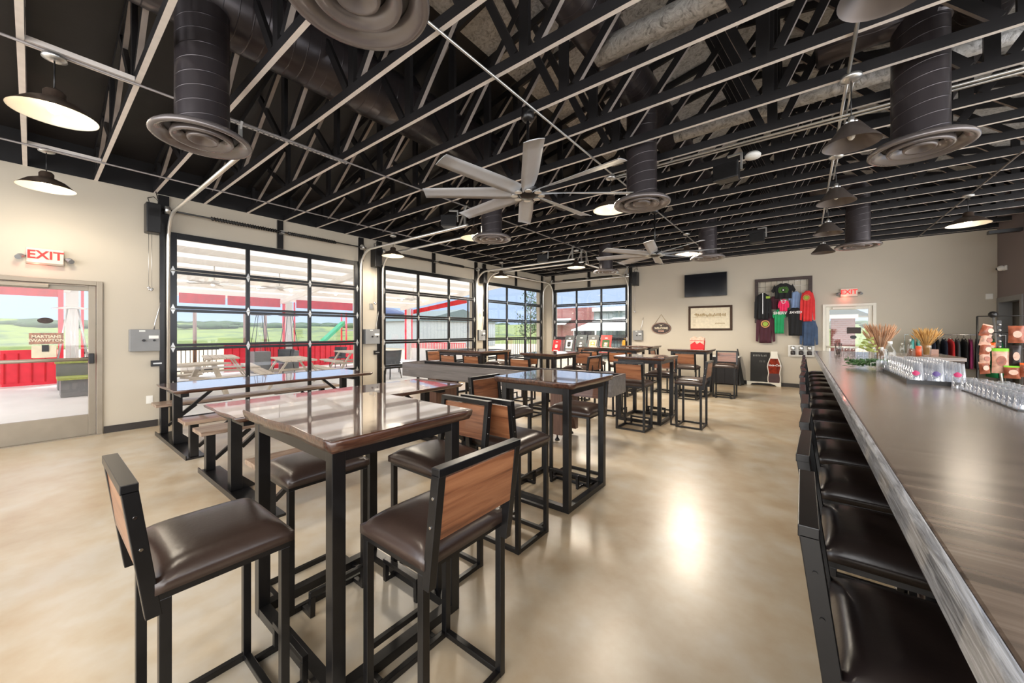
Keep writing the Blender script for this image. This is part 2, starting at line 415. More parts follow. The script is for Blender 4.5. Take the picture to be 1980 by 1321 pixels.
# roof deck: gable, ridge along the room
XG = -1.0
def deckz(x): return 5.5-abs(x-XG)*.205
mb = MB()
def slab(x0, x1, m, dz=0):
    k = mb.addv([(x0,-5,deckz(x0)-dz),(x1,-5,deckz(x1)-dz),(x1,YF+.2,deckz(x1)-dz),(x0,YF+.2,deckz(x0)-dz),
                 (x0,-5,deckz(x0)+.12),(x1,-5,deckz(x1)+.12),(x1,YF+.2,deckz(x1)+.12),(x0,YF+.2,deckz(x0)+.12)])
    for q in ([0,3,2,1],[4,5,6,7],[0,1,5,4],[1,2,6,5],[2,3,7,6],[3,0,4,7]): mb.face([k+i for i in q], m)
slab(XL-.3, -3.2, 0); slab(-3.2, XG, 1, .03); slab(XG, 6.3, 1, .03)
struct(mb, 'ceiling', ['deck_black', 'insulation'])
mb = MB().box(XL-.2, XL-.02, -5, YF+.2, HC, 4.12)
struct(mb, 'trim_1', 'black_paint')
k = MB(); k.prism([(XL-.2, YF, HC-.02), (6.2, YF, HC-.02), (6.2, YF, deckz(6.2)), (XG, YF, 5.5), (XL-.2, YF, deckz(XL-.2))], (0, .2, 0))
struct(k, 'trim_2', 'black_paint')
# ------------------------------------------------------------------ roof trusses
def make_truss():
    t = thing('roof_truss', 'black painted timber roof truss, bounce light painted beneath, one of the evenly spaced row overhead', 'roof truss', (0, -1.28, HC), 0, 'parallel timber trusses under the roof')
    x0, x1 = XL, 5.95
    MB().box(x0, x1, -.019, .019, 0, .089, 0, 1).build('bottom_chord', ['black_paint', 'timber_bounce'], t)
    mb = MB(); w = .03
    mb.bar((x0, 0, deckz(x0)-HC-.08), (XG, 0, 5.5-HC-.08), .038, .089); mb.bar((XG, 0, 5.5-HC-.08), (x1, 0, deckz(x1)-HC-.08), .038, .089)
    mb.build('top_chord', 'black_paint', t)
    n = 9; xs = [x0+.25+(x1-x0-.5)*i/n for i in range(n+1)]
    for i, x in enumerate(xs):
        zt = deckz(x)-HC-.12
        if zt < .3: continue
        MB().box(x-.045, x+.045, -.019, .019, .089, zt).build('web_post', 'black_paint', t)
        if i < n and x < XG: a, b = (x+.12, .09), (xs[i+1]-.1, deckz(xs[i+1]-.1)-HC-.14)
        elif i < n: a, b = (xs[i+1]-.12, .09), (x+.1, deckz(x+.1)-HC-.14)
        else: continue
        if i < n: MB().bar((a[0], 0, a[1]), (b[0], 0, b[1]), .038, .075, (0, 0, 1), 0, 1).build('web_brace', ['black_paint', 'web_bounce'], t)
        # short counter brace
        mx = (x+xs[i+1])/2; zz = deckz(mx)-HC-.14
        if zz > .5:
            MB().bar((mx, 0, zz), ((x+.1) if x >= XG else (xs[i+1]-.1), 0, .09), .036, .07, (0, 0, 1), 0, 1).build('web_brace', ['black_paint', 'web_bounce'], t)
    return t
tr = make_truss()
TY = [-.05+.615*k for k in range(-2, 21)]
for i, y in enumerate(TY):
    if i == 0: tr.location = (0, y, HC)
    else: dup(tr, (0, y, HC))
# flat timber blocking between trusses that carries the lamps, and electrical conduits along the room
bl = [(-7.06, -.05, 'above the dome lamp near the left wall'), (-4.57, -.05, 'above the large glowing dome lamp nearest the camera')]
for x, y, w in bl:
    o = MB().box(-.045, .045, .02, .595, 0, .038).build('lamp_blocking', 'timber_bounce', None, (x, y, HC+.002)); tag(o, 'short timber block, bounce light painted on it, between two trusses '+w, 'timber block')
for x, w in ((-7.06, 'running beside the garage door wall'), (-4.6, 'above the picnic style tables'), (-2.1, 'passing the large ceiling fan'), (2.0, 'over the service side of the bar')):
    o = MB().tube([(0, -1.2, 0), (0, 12.25, 0)], .011, 8).build('conduit', 'galv' if x == -2.1 else 'conduit_grey', None, (x+.06, 0, HC-.014))
    tag(o, 'thin metal conduit fixed under the trusses '+w, 'conduit')
# ------------------------------------------------------------------ sectional glass doors
def garage(n, where, cx, cy, rz, W, trk, opname):
    # local frame: door spans y 0..W, room is +x
    t = thing('door_%d' % n, 'black framed glass sectional garage door '+where, 'garage door', (cx, cy, 0), rz); t['kind'] = 'structure'
    h = .61
    for k in range(5):
        z0, z1 = k*h+.005, (k+1)*h-.003
        mb = MB(); st = .1; mu = .062; d0, d1 = .012, .058
        mb.box(d0, d1, 0, st, z0, z1); mb.box(d0, d1, W-st, W, z0, z1)
        rb = .045 if k else .09; rt = .045 if k < 4 else .1
        mb.box(d0, d1, st, W-st, z0, z0+rb); mb.box(d0, d1, st, W-st, z1-rt, z1)
        for q in (1, 2): mb.box(d0, d1, W*q/3-mu/2, W*q/3+mu/2, z0+rb, z1-rt)
        sec = mb.build('door_section', 'door_black', t, bevel=.003)
        MB().box(.03, .036, st-.01, W-st+.01, z0+rb-.01, z1-rt+.01).build('pane', 'pane_glass', sec)
        if k < 4:
            hb = MB()
            for y in (st/2, W/3, W*2/3, W-st/2):
                hb.prism([(.058, y-.03, z1), (.058, y, z1-.08), (.058, y+.03, z1), (.058, y, z1+.08)], (.006, 0, 0))
                hb.cyl((.07, y-.025, z1), (.07, y+.025, z1), .008, n=8)
            hb.build('hinge', 'galv', sec)
    for i, y in enumerate((-.012, W+.012)):
        pts = [(.1, y, .02), (.1, y, 2.86)]+[(.1+.42*(1-cos(a)), y, 2.86+.42*sin(a)) for a in [R(15*q) for q in range(1, 7)]]+[(trk, y, 3.28)]
        tk = MB(); tk.tube(pts, .024, 8)
        tko = tk.build('track', 'track', t)
    sh = MB(); sh.cyl((.14, -.12, 3.36), (.14, W+.12, 3.36), .013, n=10); sh.build('spring_shaft', 'steel_black', t)
    for a, b in ((.16, .47), (.53, .82)):
        s_ = MB(); pts = []
        for q in range(0, 25*8+1):
            a_ = 2*pi*q/8; pts.append((.14+.03*cos(a_), W*a+W*(b-a)*q/200, 3.36+.03*sin(a_)))
        s_.tube(pts, .0075, 5); s_.cyl((.14, W*a, 3.36), (.14, W*b, 3.36), .023, n=8)
        s_.build('spring', 'spring_black', t)
    # side posts and centre post carrying the shaft
    for y in (-.10, W+.01): MB().box(.0, .035, y, y+.09, 0, HC-.03).build('side_post', 'steel_black', t)
    for y in (-.10, W+.01): MB().box(.0, .04, y-.02 if y < 0 else y, y+.11, 3.07, HC-.02).build('bearing_plate', 'steel_black', t)
    MB().box(.0, .04, W/2-.05, W/2+.05, 3.06, HC-.02).build('centre_post', 'steel_black', t)
    MB().box(.035, .15, W/2-.03, W/2+.03, 3.33, 3.39).build('centre_bearing', 'galv', t)
    # cable drum + hangers at the track ends
    for y in (-.03, W+.03): MB().cyl((.14, y-.03, 3.36), (.14, y+.03, 3.36), .06, n=16).build('cable_drum', 'galv', t)
    for y in (-.012, W+.012):
        hg = MB(); hg.bar((trk-.06, y, 3.28), (trk-.06, y, HC), .03, .03, (0, 1, 0)); hg.bar((trk-.2, y, 3.28), (trk-.02, y, HC), .025, .02, (0, 1, 0)); hg.build('track_hanger', 'galv', t)
    return t
wh = ['nearest the camera, beside the left exit door', 'second along the left wall, behind the shuffleboard table', 'third along the left wall, next to the far corner']
gd = []
for i, (a, b) in enumerate(DOORS_L): gd.append(garage(i+1, wh[i], XL, a, 0, b-a, 3.45, ''))
garage(4, 'in the far wall, behind the row of posters', D4[0], YF, R(-90), D4[1]-D4[0], 3.2, '')
# perforated angle supports above the first door tracks
def angle(name, p, q, label):
    o = thing(name, label, 'perforated angle', p)
    d = Vector(q)-Vector(p); mb = MB(); mb.bar((0,0,0), d, .035, .004); mb.bar(Vector((0, 0, .018)), d+Vector((0,0,.018)), .004, .035)
    mb.build('angle_bar', 'galv', o)
    hb = MB(); n = int(d.length/.05)
    for i in range(n):
        c = d*(i+.5)/n; hb.bar(c+Vector((0, 0, -.004))-d.normalized()*.009, c+Vector((0, 0, -.004))+d.normalized()*.009, .01, .003)
    hb.build('slot', 'steel_black', o)
    return o
angle('perforated_angle', (-4.55, 1.15, HC-.03), (-4.55, 2.45, HC-.03), 'galvanised perforated steel angle under the trusses beside the nearest vertical duct')
# operators, control boxes, chains
def operator(x, y, rz, label):
    t = thing('door_operator', label, 'door operator', (x, y, 2.92), rz)
    MB().box(0, .2, 0, .17, .05, .5).build('housing', 'black_plastic', t, bevel=.012)
    MB().box(.2, .204, .03, .14, .3, .42).build('cover_plate', 'steel_black', t)
    MB().tube([(.1, .05, .5), (.1, .03, .58), (.08, .1, .62), (.1, .15, .56), (.1, .12, .7)], .007, 6).build('cable', 'black_plastic', t)
    mb = MB()
    mb.tube([(.1, .04, .05), (.1, .04, -.78)], .003, 5); mb.tube([(.1, .075, .05), (.1, .075, -.78)], .003, 5); mb.build('pull_chain', 'galv', t)
    mb = MB()
    for q in range(6): mb.ball((.1, .058+.022*cos(q), -.8-.02*sin(q*1.3)), .018, 5)
    mb.build('chain_bundle', 'chrome', t)
operator(XL, 1.055, 0, 'black door operator box above the left edge of the nearest garage door')
operator(XL, 4.85, 0, 'black door operator box between the first and second garage doors')
operator(XL, 8.56, 0, 'black door operator box between the second and third garage doors')
operator(-4.42, YF, R(-90), 'black door operator box at the right of the far wall garage door')
def control(x, y, z, rz, W, H, label, lever=True):
    t = thing('control_box', label, 'control box', (x, y, z), rz)
    MB().box(0, .12, 0, W, 0, H).build('enclosure', 'grey_box', t, bevel=.006)
    MB().box(.12, .125, W*.62, W*.95, H*.58, H*.72).build('label_plate', 'white_plastic', t)
    MB().box(.12, .125, W*.3, W*.5, H*.9, H*.96).build('badge', 'white_plastic', t)
    MB().cyl((.12, W*.45, H*.5), (.15, W*.45, H*.5), .018, n=12).build('knob', 'black_plastic', t)
    MB().cyl((.12, W*.8, H*.5), (.14, W*.8, H*.5), .015, n=12).build('lock', 'black_plastic', t)
    MB().tube([(.06, W*.82, H), (.06, W*.85, H+.1), (.04, W*1.0, H+.32), (.03, W*1.05, H+.42)], .008, 6).build('cable', 'galv', t)
    return t
control(XL, .89, 1.17, 0, .33, .33, 'grey steel control box on the wall between exit door and nearest garage door')
control(XL, 4.66, 1.18, 0, .36, .34, 'grey control box on the narrow wall between the first and second garage doors')
control(XL, 8.42, 1.19, 0, .3, .33, 'pale grey control box on the narrow wall between the second and third garage doors')
control(-4.42, YF, 1.18, R(-90), .3, .32, 'grey control box on the far wall to the right of the garage door')
for y, w in ((1.13, 'left of the nearest garage door, under the grey control box'), (4.93, 'left of the second garage door')):
    t = thing('door_latch', 'small black slide latch '+w, 'latch', (XL, y, .93))
    MB().box(0, .05, 0, .12, 0, .09).build('latch_body', 'black_plastic', t); MB().box(.05, .058, .02, .12, .035, .055).build('bolt', 'galv', t)
# wall pulley/push button
for y, z, w in ((4.82, 2.0, 'between the first and second garage doors'), ):
    o = MB().box(0, .03, 0, .07, 0, .12).build('push_button', 'galv', None, (XL, y, z)); tag(o, 'small metal push button station on the wall '+w, 'button')
o = MB().box(0, .008, 0, .075, 0, .12).box(.008, .012, .02, .055, .02, .05).box(.008, .012, .02, .055, .07, .1).build('wall_outlet', 'white_plastic', None, (XL, 1.08, .36)); tag(o, 'white electrical outlet low on the left wall behind the bench end', 'outlet')
# ------------------------------------------------------------------ exit doors
def exitdoor(n, x, y, rz, W, H, label, mat):
    t = thing('door_%d' % n, label, 'door', (x, y, 0), rz); t['kind'] = 'structure'
    # local: spans y 0..W, room is +x ; frame
    f = MB(); f.box(-.1, .03, 0, .06, 0, H); f.box(-.1, .03, W-.06, W, 0, H); f.box(-.1, .03, .06, W-.06, H-.06, H)
    f.build('door_frame', mat, t, bevel=.004)
    l = MB(); a, b = .065, W-.065; st = .07
    l.box(-.06, -.015, a, a+st, .01, H-.065); l.box(-.06, -.015, b-st, b, .01, H-.065)
    l.box(-.06, -.015, a+st, b-st, .01, .3); l.box(-.06, -.015, a+st, b-st, H-.14, H-.065)
    leaf = l.build('door_leaf', mat, t, bevel=.003)
    MB().box(-.042, -.036, a+st-.01, b-st+.01, .29, H-.13).build('pane', 'pane_glass', leaf)
    bar = MB(); bar.tube([(.05, a+.02, 1.085), (.05, b-.05, 1.085)], .024, 12); bar.build('push_bar', mat, t)
    MB().box(-.014, .075, b-.075, b-.02, 1.02, 1.16).box(-.01, .06, b-.13, b-.02, 1.06, 1.11).build('bar_end', 'black_plastic', t, bevel=.006)
    MB().box(-.014, .04, a+.12, a+.56, H-.13, H-.08).build('closer', mat, t, bevel=.008)
    MB().bar((.02, a+.35, H-.085), (.025, b-.1, H-.07), .02, .008).build('closer_arm', mat, t)
    MB().box(-.1, .05, 0, W, 0, .012).build('threshold', mat, t)
    return t
exitdoor(5, XL, -.48, 0, 1.11, 2.18, 'aluminium framed glass exit door in the left wall under the glowing sign', 'alu')
exitdoor(6, .4, YF, R(-90), .98, 2.15, 'white framed glass exit door in the far wall beyond the end of the bar', 'white_sign')
# signs hung on the glass of the exit doors
t = thing('door_notice', 'brown lettered notice on the glass of the left exit door, seen from behind', 'sign', (XL-.03, 0, 1.3))
MB().box(0, .004, -.02, .27, 0, .15).build('panel', 'back_wood', t)
text_mesh('MARTIANS', .052, 'lettering', 'paper', t, LEFT(.125, .1, .006)); text_mesh('SWAWPTON', .052, 'lettering', 'paper', t, LEFT(.125, .05, .006))
o = MB().prism([(0, .068*cos(2*pi*i/20), .04*sin(2*pi*i/20)) for i in range(20)], (.004, 0, 0)).build('hanging_disc', 'dark_wood', None, (XL-.034, .115, 1.615)); tag(o, 'small dark oval sign hanging on the glass of the left exit door', 'sign')
o = MB().prism([(0, .03, 0), (0, .24, 0), (0, .24, -.16), (0, .03, -.16)], (.002, 0, 0)).build('paper_notice', 'paper', None, (XL-.034, -.03, 1.28)); tag(o, 'pale sheet of paper taped under the brown notice on the left exit door', 'paper notice')
o = MB().prism([(0, 0, 0), (0, .06, 0), (0, .06, .09), (0, 0, .09)], (.004, 0, 0)).build('black_sticker', 'black_plastic', None, (XL-.028, .085, 1.2)); tag(o, 'small black square sticker on the glass of the left exit door', 'sticker')
t = thing('door_notice', 'dark lettered notice on the glass of the far exit door', 'sign', (.86, YF+.03, 1.42))
MB().box(0, .26, 0, .004, 0, .15).build('panel', 'dark_wood', t)
o = MB().prism([(.06*cos(2*pi*i/20), 0, .045*sin(2*pi*i/20)) for i in range(20)], (0, .004, 0)).build('hanging_disc', 'black_plastic', None, (.98, YF+.03, 1.33)); tag(o, 'small black oval sign on the glass of the far exit door', 'sign')
# exit signs with emergency lamps
def exitsign(x, y, z, rz, label):
    t = thing('exit_sign', label, 'exit sign', (x, y, z), rz)
    MB().box(0, .06, 0, .31, 0, .19).build('housing', 'exit_face', t, bevel=.006)
    MB().box(0, .062, .0, .31, -.02, .0).build('base_trim', 'alu', t)
    text_mesh('EXIT', .15, 'lettering', 'exit_red', t, LEFT(.155, .1, .062), .003, 0, .022)
    for y_ in (-.045, .355):
        b = MB(); b.ball((.05, y_, .075), .032, 7, sc=(1, 1.1, .8)); b.cyl((.05, y_, .075), (.1, y_+(.02 if y_ > 0 else -.02), .045), .026, .03, 12)
        b.build('emergency_lamp', 'grey_box', t)
        MB().cyl((.02, 0 if y_ < 0 else .31, .08), (.03, y_, .08), .01, n=8).build('lamp_arm', 'grey_box', t)
    L = bpy.data.lights.new('exit_glow', 'POINT'); L.energy = .6; L.color = (1, .15, .1); L.shadow_soft_size = .03
    lo = bpy.data.objects.new('exit_glow', L); COL.objects.link(lo); lo.parent = t; lo.location = (.09, .08, -.03)
exitsign(XL, -.04, 2.37, 0, 'red lit EXIT sign with two emergency lamps above the left exit door')
exitsign(.74, YF, 2.33, R(-90), 'red lit EXIT sign with two emergency lamps above the far exit door')
# camera on grey wall, thermostat, grey door
t = thing('security_camera', 'white dome security camera on the grey wall near the right edge', 'security camera', (XR, 11.86, 2.73))
MB().box(-.03, 0, -.06, .06, -.05, .05).build('mount', 'white_plastic', t, bevel=.01); MB().ball((-.07, 0, 0), .055, 8).build('dome', 'white_plastic', t); MB().ball((-.105, .01, -.01), .03, 7).build('lens', 'black_plastic', t)
o = MB().box(-.05, .05, -.03, 0, -.06, .06).build('motion_sensor', 'white_plastic', None, (3.08, YF, 2.2), bevel=.008); tag(o, 'small white sensor box high on the far wall next to the corner', 'sensor')
t = thing('door_7', 'grey framed door with a narrow window in the grey wall', 'door', (XR, 11.2, 0)); t['kind'] = 'structure'
f = MB(); f.box(-.02, .16, -.06, .03, 0, 2.16); f.box(-.02, .16, .97, 1.06, 0, 2.16); f.box(-.02, .16, .03, .97, 2.06, 2.16); f.build('door_frame', 'grey_box', t)
l = MB(); l.box(.5, .545, .04, .96, .01, 1.35); l.box(.5, .545, .04, .3, 1.35, 2.0); l.box(.5, .545, .7, .96, 1.35, 2.0); l.box(.5, .545, .04, .96, 1.9, 2.05); lf = l.build('door_leaf', 'grey_box', t)
MB().box(.52, .525, .3, .7, 1.35, 1.9).build('pane', 'thin_glass', lf)
# ------------------------------------------------------------------ ducts
def drop(x, y, ztop, label, r=.175):
    t = thing('duct_drop', label, 'air duct', (x, y, 3.0), 0)
    pb = MB(); pb.cyl((0, 0, .07), (0, 0, ztop-3.0), r, n=32, cap=False)
    po = pb.build('pipe', 'duct_black', t)
    d = MB(); d.lathe([(r*.98, .09), (r*1.12, .085), (.29, .06), (.325, .03), (.328, .012), (.318, .0), (.29, .004), (.25, .03), (.232, .06)], n=48)
    d.build('diffuser_rim', 'diffuser', t)
    d = MB(); d.lathe([(.2, .05), (.205, .02), (.198, .002), (.18, .004), (.145, .03), (.13, .06)], n=40); d.build('diffuser_ring', 'diffuser', t)
    d = MB(); d.lathe([(.105, .05), (.105, .02), (.098, .004), (.085, .008), (.06, .035), (.0, .045)], n=36); d.build('diffuser_cone', 'diffuser', t)
    MB().disc((0, 0, .066), .24, 32, up=False).build('throat', 'black_plastic', t)
    return t
DR = [(-3.82, .85, 4.05, 'black spiral duct drop with round diffuser nearest the left wall, beside the glowing dome lamp'),
      (-1.62, .92, 4.1, 'black duct drop whose round diffuser is cut by the top edge of the picture'),
      (-4.1, 4.72, 4.05, 'black spiral duct drop with round diffuser behind the large fan, left of centre'),
      (-1.54, 4.54, 4.1, 'black spiral duct drop with round diffuser right of the large fan blades'),
      (.78, 4.6, 4.1, 'largest looking black spiral duct drop with round diffuser, above the bar on the right'),
      (-4.03, 9.15, 4.05, 'black duct drop with round diffuser near the far corner of the garage doors'),
      (-1.58, 8.75, 4.1, 'black duct drop with round diffuser above the far tables, left of the wall television'),
      (.79, 9.2, 4.1, 'black duct drop with round diffuser above the far end of the bar')]
for a in DR: drop(*a)
def trunk(pts, r, name, label):
    o = MB().tube(pts, r, 28).build(name, 'duct_trunk'); tag(o, label, 'air duct'); return o
m = M['duct_black'].copy(); M['duct_trunk'] = m
# seams of the trunk run round the Y axis
for n_ in m.node_tree.nodes:
    if n_.type == 'MAPPING': n_.inputs['Rotation'].default_value = (R(90), 0, 0)
trunk([(-4.0, -1.5, 4.32), (-4.0, 4.9, 4.32)], .31, 'main_duct', 'thick black main air duct above the trusses on the left, running away from the camera')
trunk([(-4.03, 4.9, 4.25), (-4.03, 9.3, 4.25)], .2, 'main_duct', 'thinner black air duct continuing above the trusses toward the far garage door')
trunk([(-1.58, -1.5, 4.4), (-1.58, 9.0, 4.4)], .22, 'main_duct', 'black main air duct above the trusses along the middle of the room')
trunk([(1.3, -1.5, 4.45), (1.3, 9.5, 4.45)], .2, 'main_duct', 'black main air duct above the trusses over the bar')
for y, w in ((4.6, 'above the nearer bar duct drop'), (9.2, 'above the far bar duct drop')):
    o = MB().tube([(.1, y, 4.16), (.5, y, 4.2), (.78, y, 4.16), (.8, y, 4.02)], .17, 20).build('duct_elbow', 'duct_black'); tag(o, 'short black duct elbow '+w, 'air duct')
o = MB().tube([(-1.5, 3.2, 4.02), (1.3, 3.2, 4.02)], .1, 16).build('branch_duct', 'insulation'); tag(o, 'silver wrapped flexible branch duct crossing above the trusses', 'air duct')
o = MB().tube([(-1.3, 5.1, 4.0), (2.6, 5.1, 4.0)], .09, 16).build('branch_duct', 'insulation'); tag(o, 'second silver wrapped flexible branch duct further back above the trusses', 'air duct')
# ------------------------------------------------------------------ fans
def fan(x, y, label, rot):
    t = thing('ceiling_fan', label, 'ceiling fan', (x, y, 2.79))
    MB().lathe([(0, .83), (.06, .83), (.065, .74), (.035, .71), (.0, .71)], n=20).build('canopy', 'steel_black', t)
    MB().cyl((0, 0, .1), (0, 0, .74), .014, n=10).build('rod', 'steel_black', t)
    MB().lathe([(0, .14), (.05, .13), (.11, .09), (.12, .04), (.1, .0), (.06, -.03), (0, -.035)], n=28).build('motor', 'steel_black', t)
    for k in range(8):
        a = R(rot+45*k); b = MB(); tw = .025
        # pitched blade, thin airfoil
        n = 6; rows = []
        for i in range(n+1):
            r_ = .1+.9*i/n; w = .052+.024*min(1, i/1.5); p = tw*(1.25-.6*i/n)
            pts = []
            for s_, z in ((-1, -p), (-.4, -p*.35+.008), (.4, p*.45+.008), (1, p)):
                pts.append((r_, s_*w, z+.02))
            for s_, z in ((1, p-.003), (.4, p*.45+.001), (-.4, -p*.35), (-1, -p-.003)):
                pts.append((r_, s_*w, z+.02))
            rows.append(b.addv(pts))
        for q, w_ in zip(rows, rows[1:]):
            for j in range(8): b.face([q+j, q+(j+1)%8, w_+(j+1)%8, w_+j], 0, True)
        b.face([rows[0]+j for j in range(8)]); b.face([rows[-1]+j for j in range(8)][::-1])
        bo = b.build('blade', 'fan_grey', t); bo.rotation_euler = (0, 0, a)
        sc_ = MB(); sc_.cyl((.13, 0, .0), (.13, 0, -.012), .035, n=14); so = sc_.build('blade_plate', 'galv', bo)
    return t
fan(-2.1, 2.95, 'large grey eight bladed ceiling fan hanging over the middle tables', -7)
fan(-2.02, 6.62, 'smaller looking grey ceiling fan further back, above the far bar tables', 12)
# ------------------------------------------------------------------ pendants
def dome_mb():
    t = thing('dome_pendant', '', 'pendant lamp')
    MB().lathe([(0, .45), (.065, .45), (.068, .425), (.03, .41), (0, .41)], n=20).build('canopy', 'galv', t)
    MB().cyl((0, 0, .17), (0, 0, .43), .005, n=6).build('cord', 'black_plastic', t)
    s = MB(); s.lathe([(0, .19), (.045, .185), (.06, .165), (.06, .12), (.075, .112), (.15, .075), (.21, .02), (.235, -.005)], n=36)
    s.lathe([(.235, -.005), (.228, -.003), (.2, .018), (.14, .064), (.06, .1), (0, .1)], n=36, m=1)
    s.build('shade', ['shade_bronze', 'shade_inner'], t)
    b = MB(); b.ball((0, 0, .045), .042, 8); b.build('bulb', 'lamp_glow', t)
    return t
dm = dome_mb()
DP = [(-4.57, .11, 3.15, 'large looking lit dome pendant lamp with bright glare in the upper left corner'),
      (-7.06, .11, 3.17, 'lit bronze dome pendant lamp near the left wall above the exit door side'),
      (-7.06, 4.85, 3.12, 'lit dome pendant lamp beside the wall pier between the first two garage doors'),
      (-4.63, 4.85, 3.14, 'lit dome pendant lamp partly behind the round duct diffuser left of the fan'),
      (-2.08, 4.88, 3.14, 'lit dome pendant lamp with glare just left of the duct diffuser right of the fan'),
      (-7.2, 8.72, 3.12, 'lit dome pendant lamp in front of the third garage door'),
      (-4.66, 8.72, 3.14, 'lit dome pendant lamp hanging before the far wall garage door'),
      (-1.98, 8.7, 3.14, 'lit dome pendant lamp seen edge on behind the small fan'),
      (2.0, 8.8, 3.11, 'lit dome pendant lamp at the right, over the service side of the bar')]
for i, (x, y, z, lab) in enumerate(DP):
    if i == 0: dm.location = (x, y, z); dm['label'] = lab; o = dm
    else: o = dup(dm, (x, y, z), 0, lab)
    L = bpy.data.lights.new('dome_light', 'SPOT'); L.energy = (20 if x < -6 else 34) if y < 1 else (75 if y < 6 else (22 if x > 0 else 210)); L.color = (1, .88, .72); L.spot_size = R(164); L.spot_blend = .4; L.shadow_soft_size = .23
    lo = bpy.data.objects.new('dome_light', L); COL.objects.link(lo); lo.location = (x, y, z+.0)
    L2 = bpy.data.lights.new('dome_inner', 'POINT'); L2.energy = 8; L2.color = (1, .84, .62); L2.shadow_soft_size = .1
    lo = bpy.data.objects.new('dome_inner', L2); COL.objects.link(lo); lo.location = (x, y, z+.0)
for x, y, lab in ((-2.1, .11, 'lit dome pendant lamp added to the front row over the nearest tables, above the picture'), (2.0, .11, 'lit dome pendant lamp added to the front row behind the bar, outside the picture'), (2.0, 4.85, 'lit dome pendant lamp added to the middle row behind the bar, outside the picture')):
    dup(dm, (x, y, 3.15), 0, lab)  # unseen lamps on the remaining grid spots, added for fill light
    L = bpy.data.lights.new('dome_light', 'SPOT'); L.energy = 30; L.color = (1, .88, .72); L.spot_size = R(164); L.spot_blend = .4; L.shadow_soft_size = .23
    lo = bpy.data.objects.new('dome_light', L); COL.objects.link(lo); lo.location = (x, y, 3.15)
def cone():
    t = thing('cone_pendant', '', 'pendant lamp')
    MB().lathe([(0, .57), (.07, .57), (.072, .545), (.03, .53), (0, .53)], n=20).build('canopy', 'galv', t)
    MB().cyl((0, 0, .2), (0, 0, .55), .004, n=6).build('cord', 'black_plastic', t)
    s = MB(); s.lathe([(.05, .17), (.07, .16), (.125, .08), (.185, .015), (.19, 0)], n=36); s.lathe([(.19, 0), (.18, .015), (.12, .078), (.05, .15), (0, .15)], n=36, m=1)
    s.lathe([(0, .172), (.05, .17)], n=36)
    s.build('shade', ['shade_grey', 'shade_grey'], t)
    MB().cyl((0, 0, .17), (0, 0, .23), .022, n=12).ball((.03, 0, .19), .014, 5).ball((-.03, 0, .19), .014, 5).build('socket', 'galv', t)
    MB().ball((0, 0, .075), .028, 7, sc=(1, 1, 1.4)).build('bulb', 'bulb_off', t)
    return t
cn = cone()
CP = [(2.4, 'unlit grey cone pendant lamp cut by the top edge, first over the bar'), (4.2, 'unlit grey cone pendant lamp over the bar beside the large duct diffuser'),
      (5.98, 'unlit grey cone pendant lamp, third from the front over the bar'), (7.8, 'unlit grey cone pendant lamp, second from the back over the bar'), (9.65, 'unlit grey cone pendant lamp at the far end over the bar')]
for i, (y, lab) in enumerate(CP):
    if i == 0: cn.location = (.32, y, 3.03); cn['label'] = lab
    else: dup(cn, (.32, y, 3.03), 0, lab)
for k, (y0, y1) in enumerate(((2.4, 4.2), (4.2, 5.98), (5.98, 7.8), (7.8, 9.65))):
    o = MB().tube([(0, y0+.07, 0), (0, y1-.07, 0)], .013, 8).tube([(.04, y0+.07, .0), (.04, (y0+y1)/2, 0)], .009, 8).build('bar_conduit', 'galv', None, (.3, 0, HC-.016))
    tag(o, 'metal conduit between the %s pair of cone pendant canopies over the bar' % ['nearest', 'second', 'third', 'farthest'][k], 'conduit')
for y, dz, w in ((4.90, -.03, 'nearer'), (4.97, -.03, 'farther')):
    o = MB().tube([(-2.05, 0, 0), (5.9, 0, 0)], .013, 8).build('cross_conduit', 'galv', None, (0, y, HC+dz)); tag(o, 'metal conduit crossing under the trusses over the bar, %s of the close pair' % w, 'conduit')
# speakers / detector
def speaker(x, y, z, rz, label):
    t = thing('speaker', label, 'speaker', (x, y, z), rz)
    MB().prism([(-.14, -.09, 0), (.14, -.09, 0), (.11, .09, 0), (-.11, .09, 0)], (0, 0, .2)).build('cabinet', 'black_plastic', t, bevel=.012)
    MB().box(-.12, .12, -.096, -.09, .02, .18).build('grille', 'steel_black', t)
    MB().bar((.15, 0, .1), (.15, 0, .3), .02, .03).bar((.15, 0, .29), (0, 0, .29), .03, .02).build('bracket', 'galv', t)
speaker(-.72, 5.2, 3.3, R(-10), 'black wedge speaker hung under the trusses right of the middle duct drop')
speaker(-.74, 9.3, 3.32, R(-5), 'small looking black speaker hung under the trusses near the far wall')
speaker(-4.95, 4.55, 3.32, R(40), 'black speaker hung under the trusses left of the duct drop behind the fan')
speaker(-5.5, 8.4, 3.32, R(30), 'black speaker hung under the trusses before the far garage door')
t = thing('smoke_detector', 'round white detector under the trusses above the middle of the bar', 'smoke detector', (-.47, 5.3, 3.55))
MB().lathe([(0, .06), (.06, .06), (.085, .03), (.08, .0), (.03, -.012), (0, -.012)], n=24).build('detector_body', 'white_plastic', t)
# box on duct: black junction on grey wall top
o = MB().box(-.4, 0, -.06, .06, -.03, .03).build('wall_bracket_bar', 'black_plastic', None, (3.19, 11.2, 3.35)); tag(o, 'short black metal bar on the grey wall above the door, near the lit dome lamp', 'bracket')
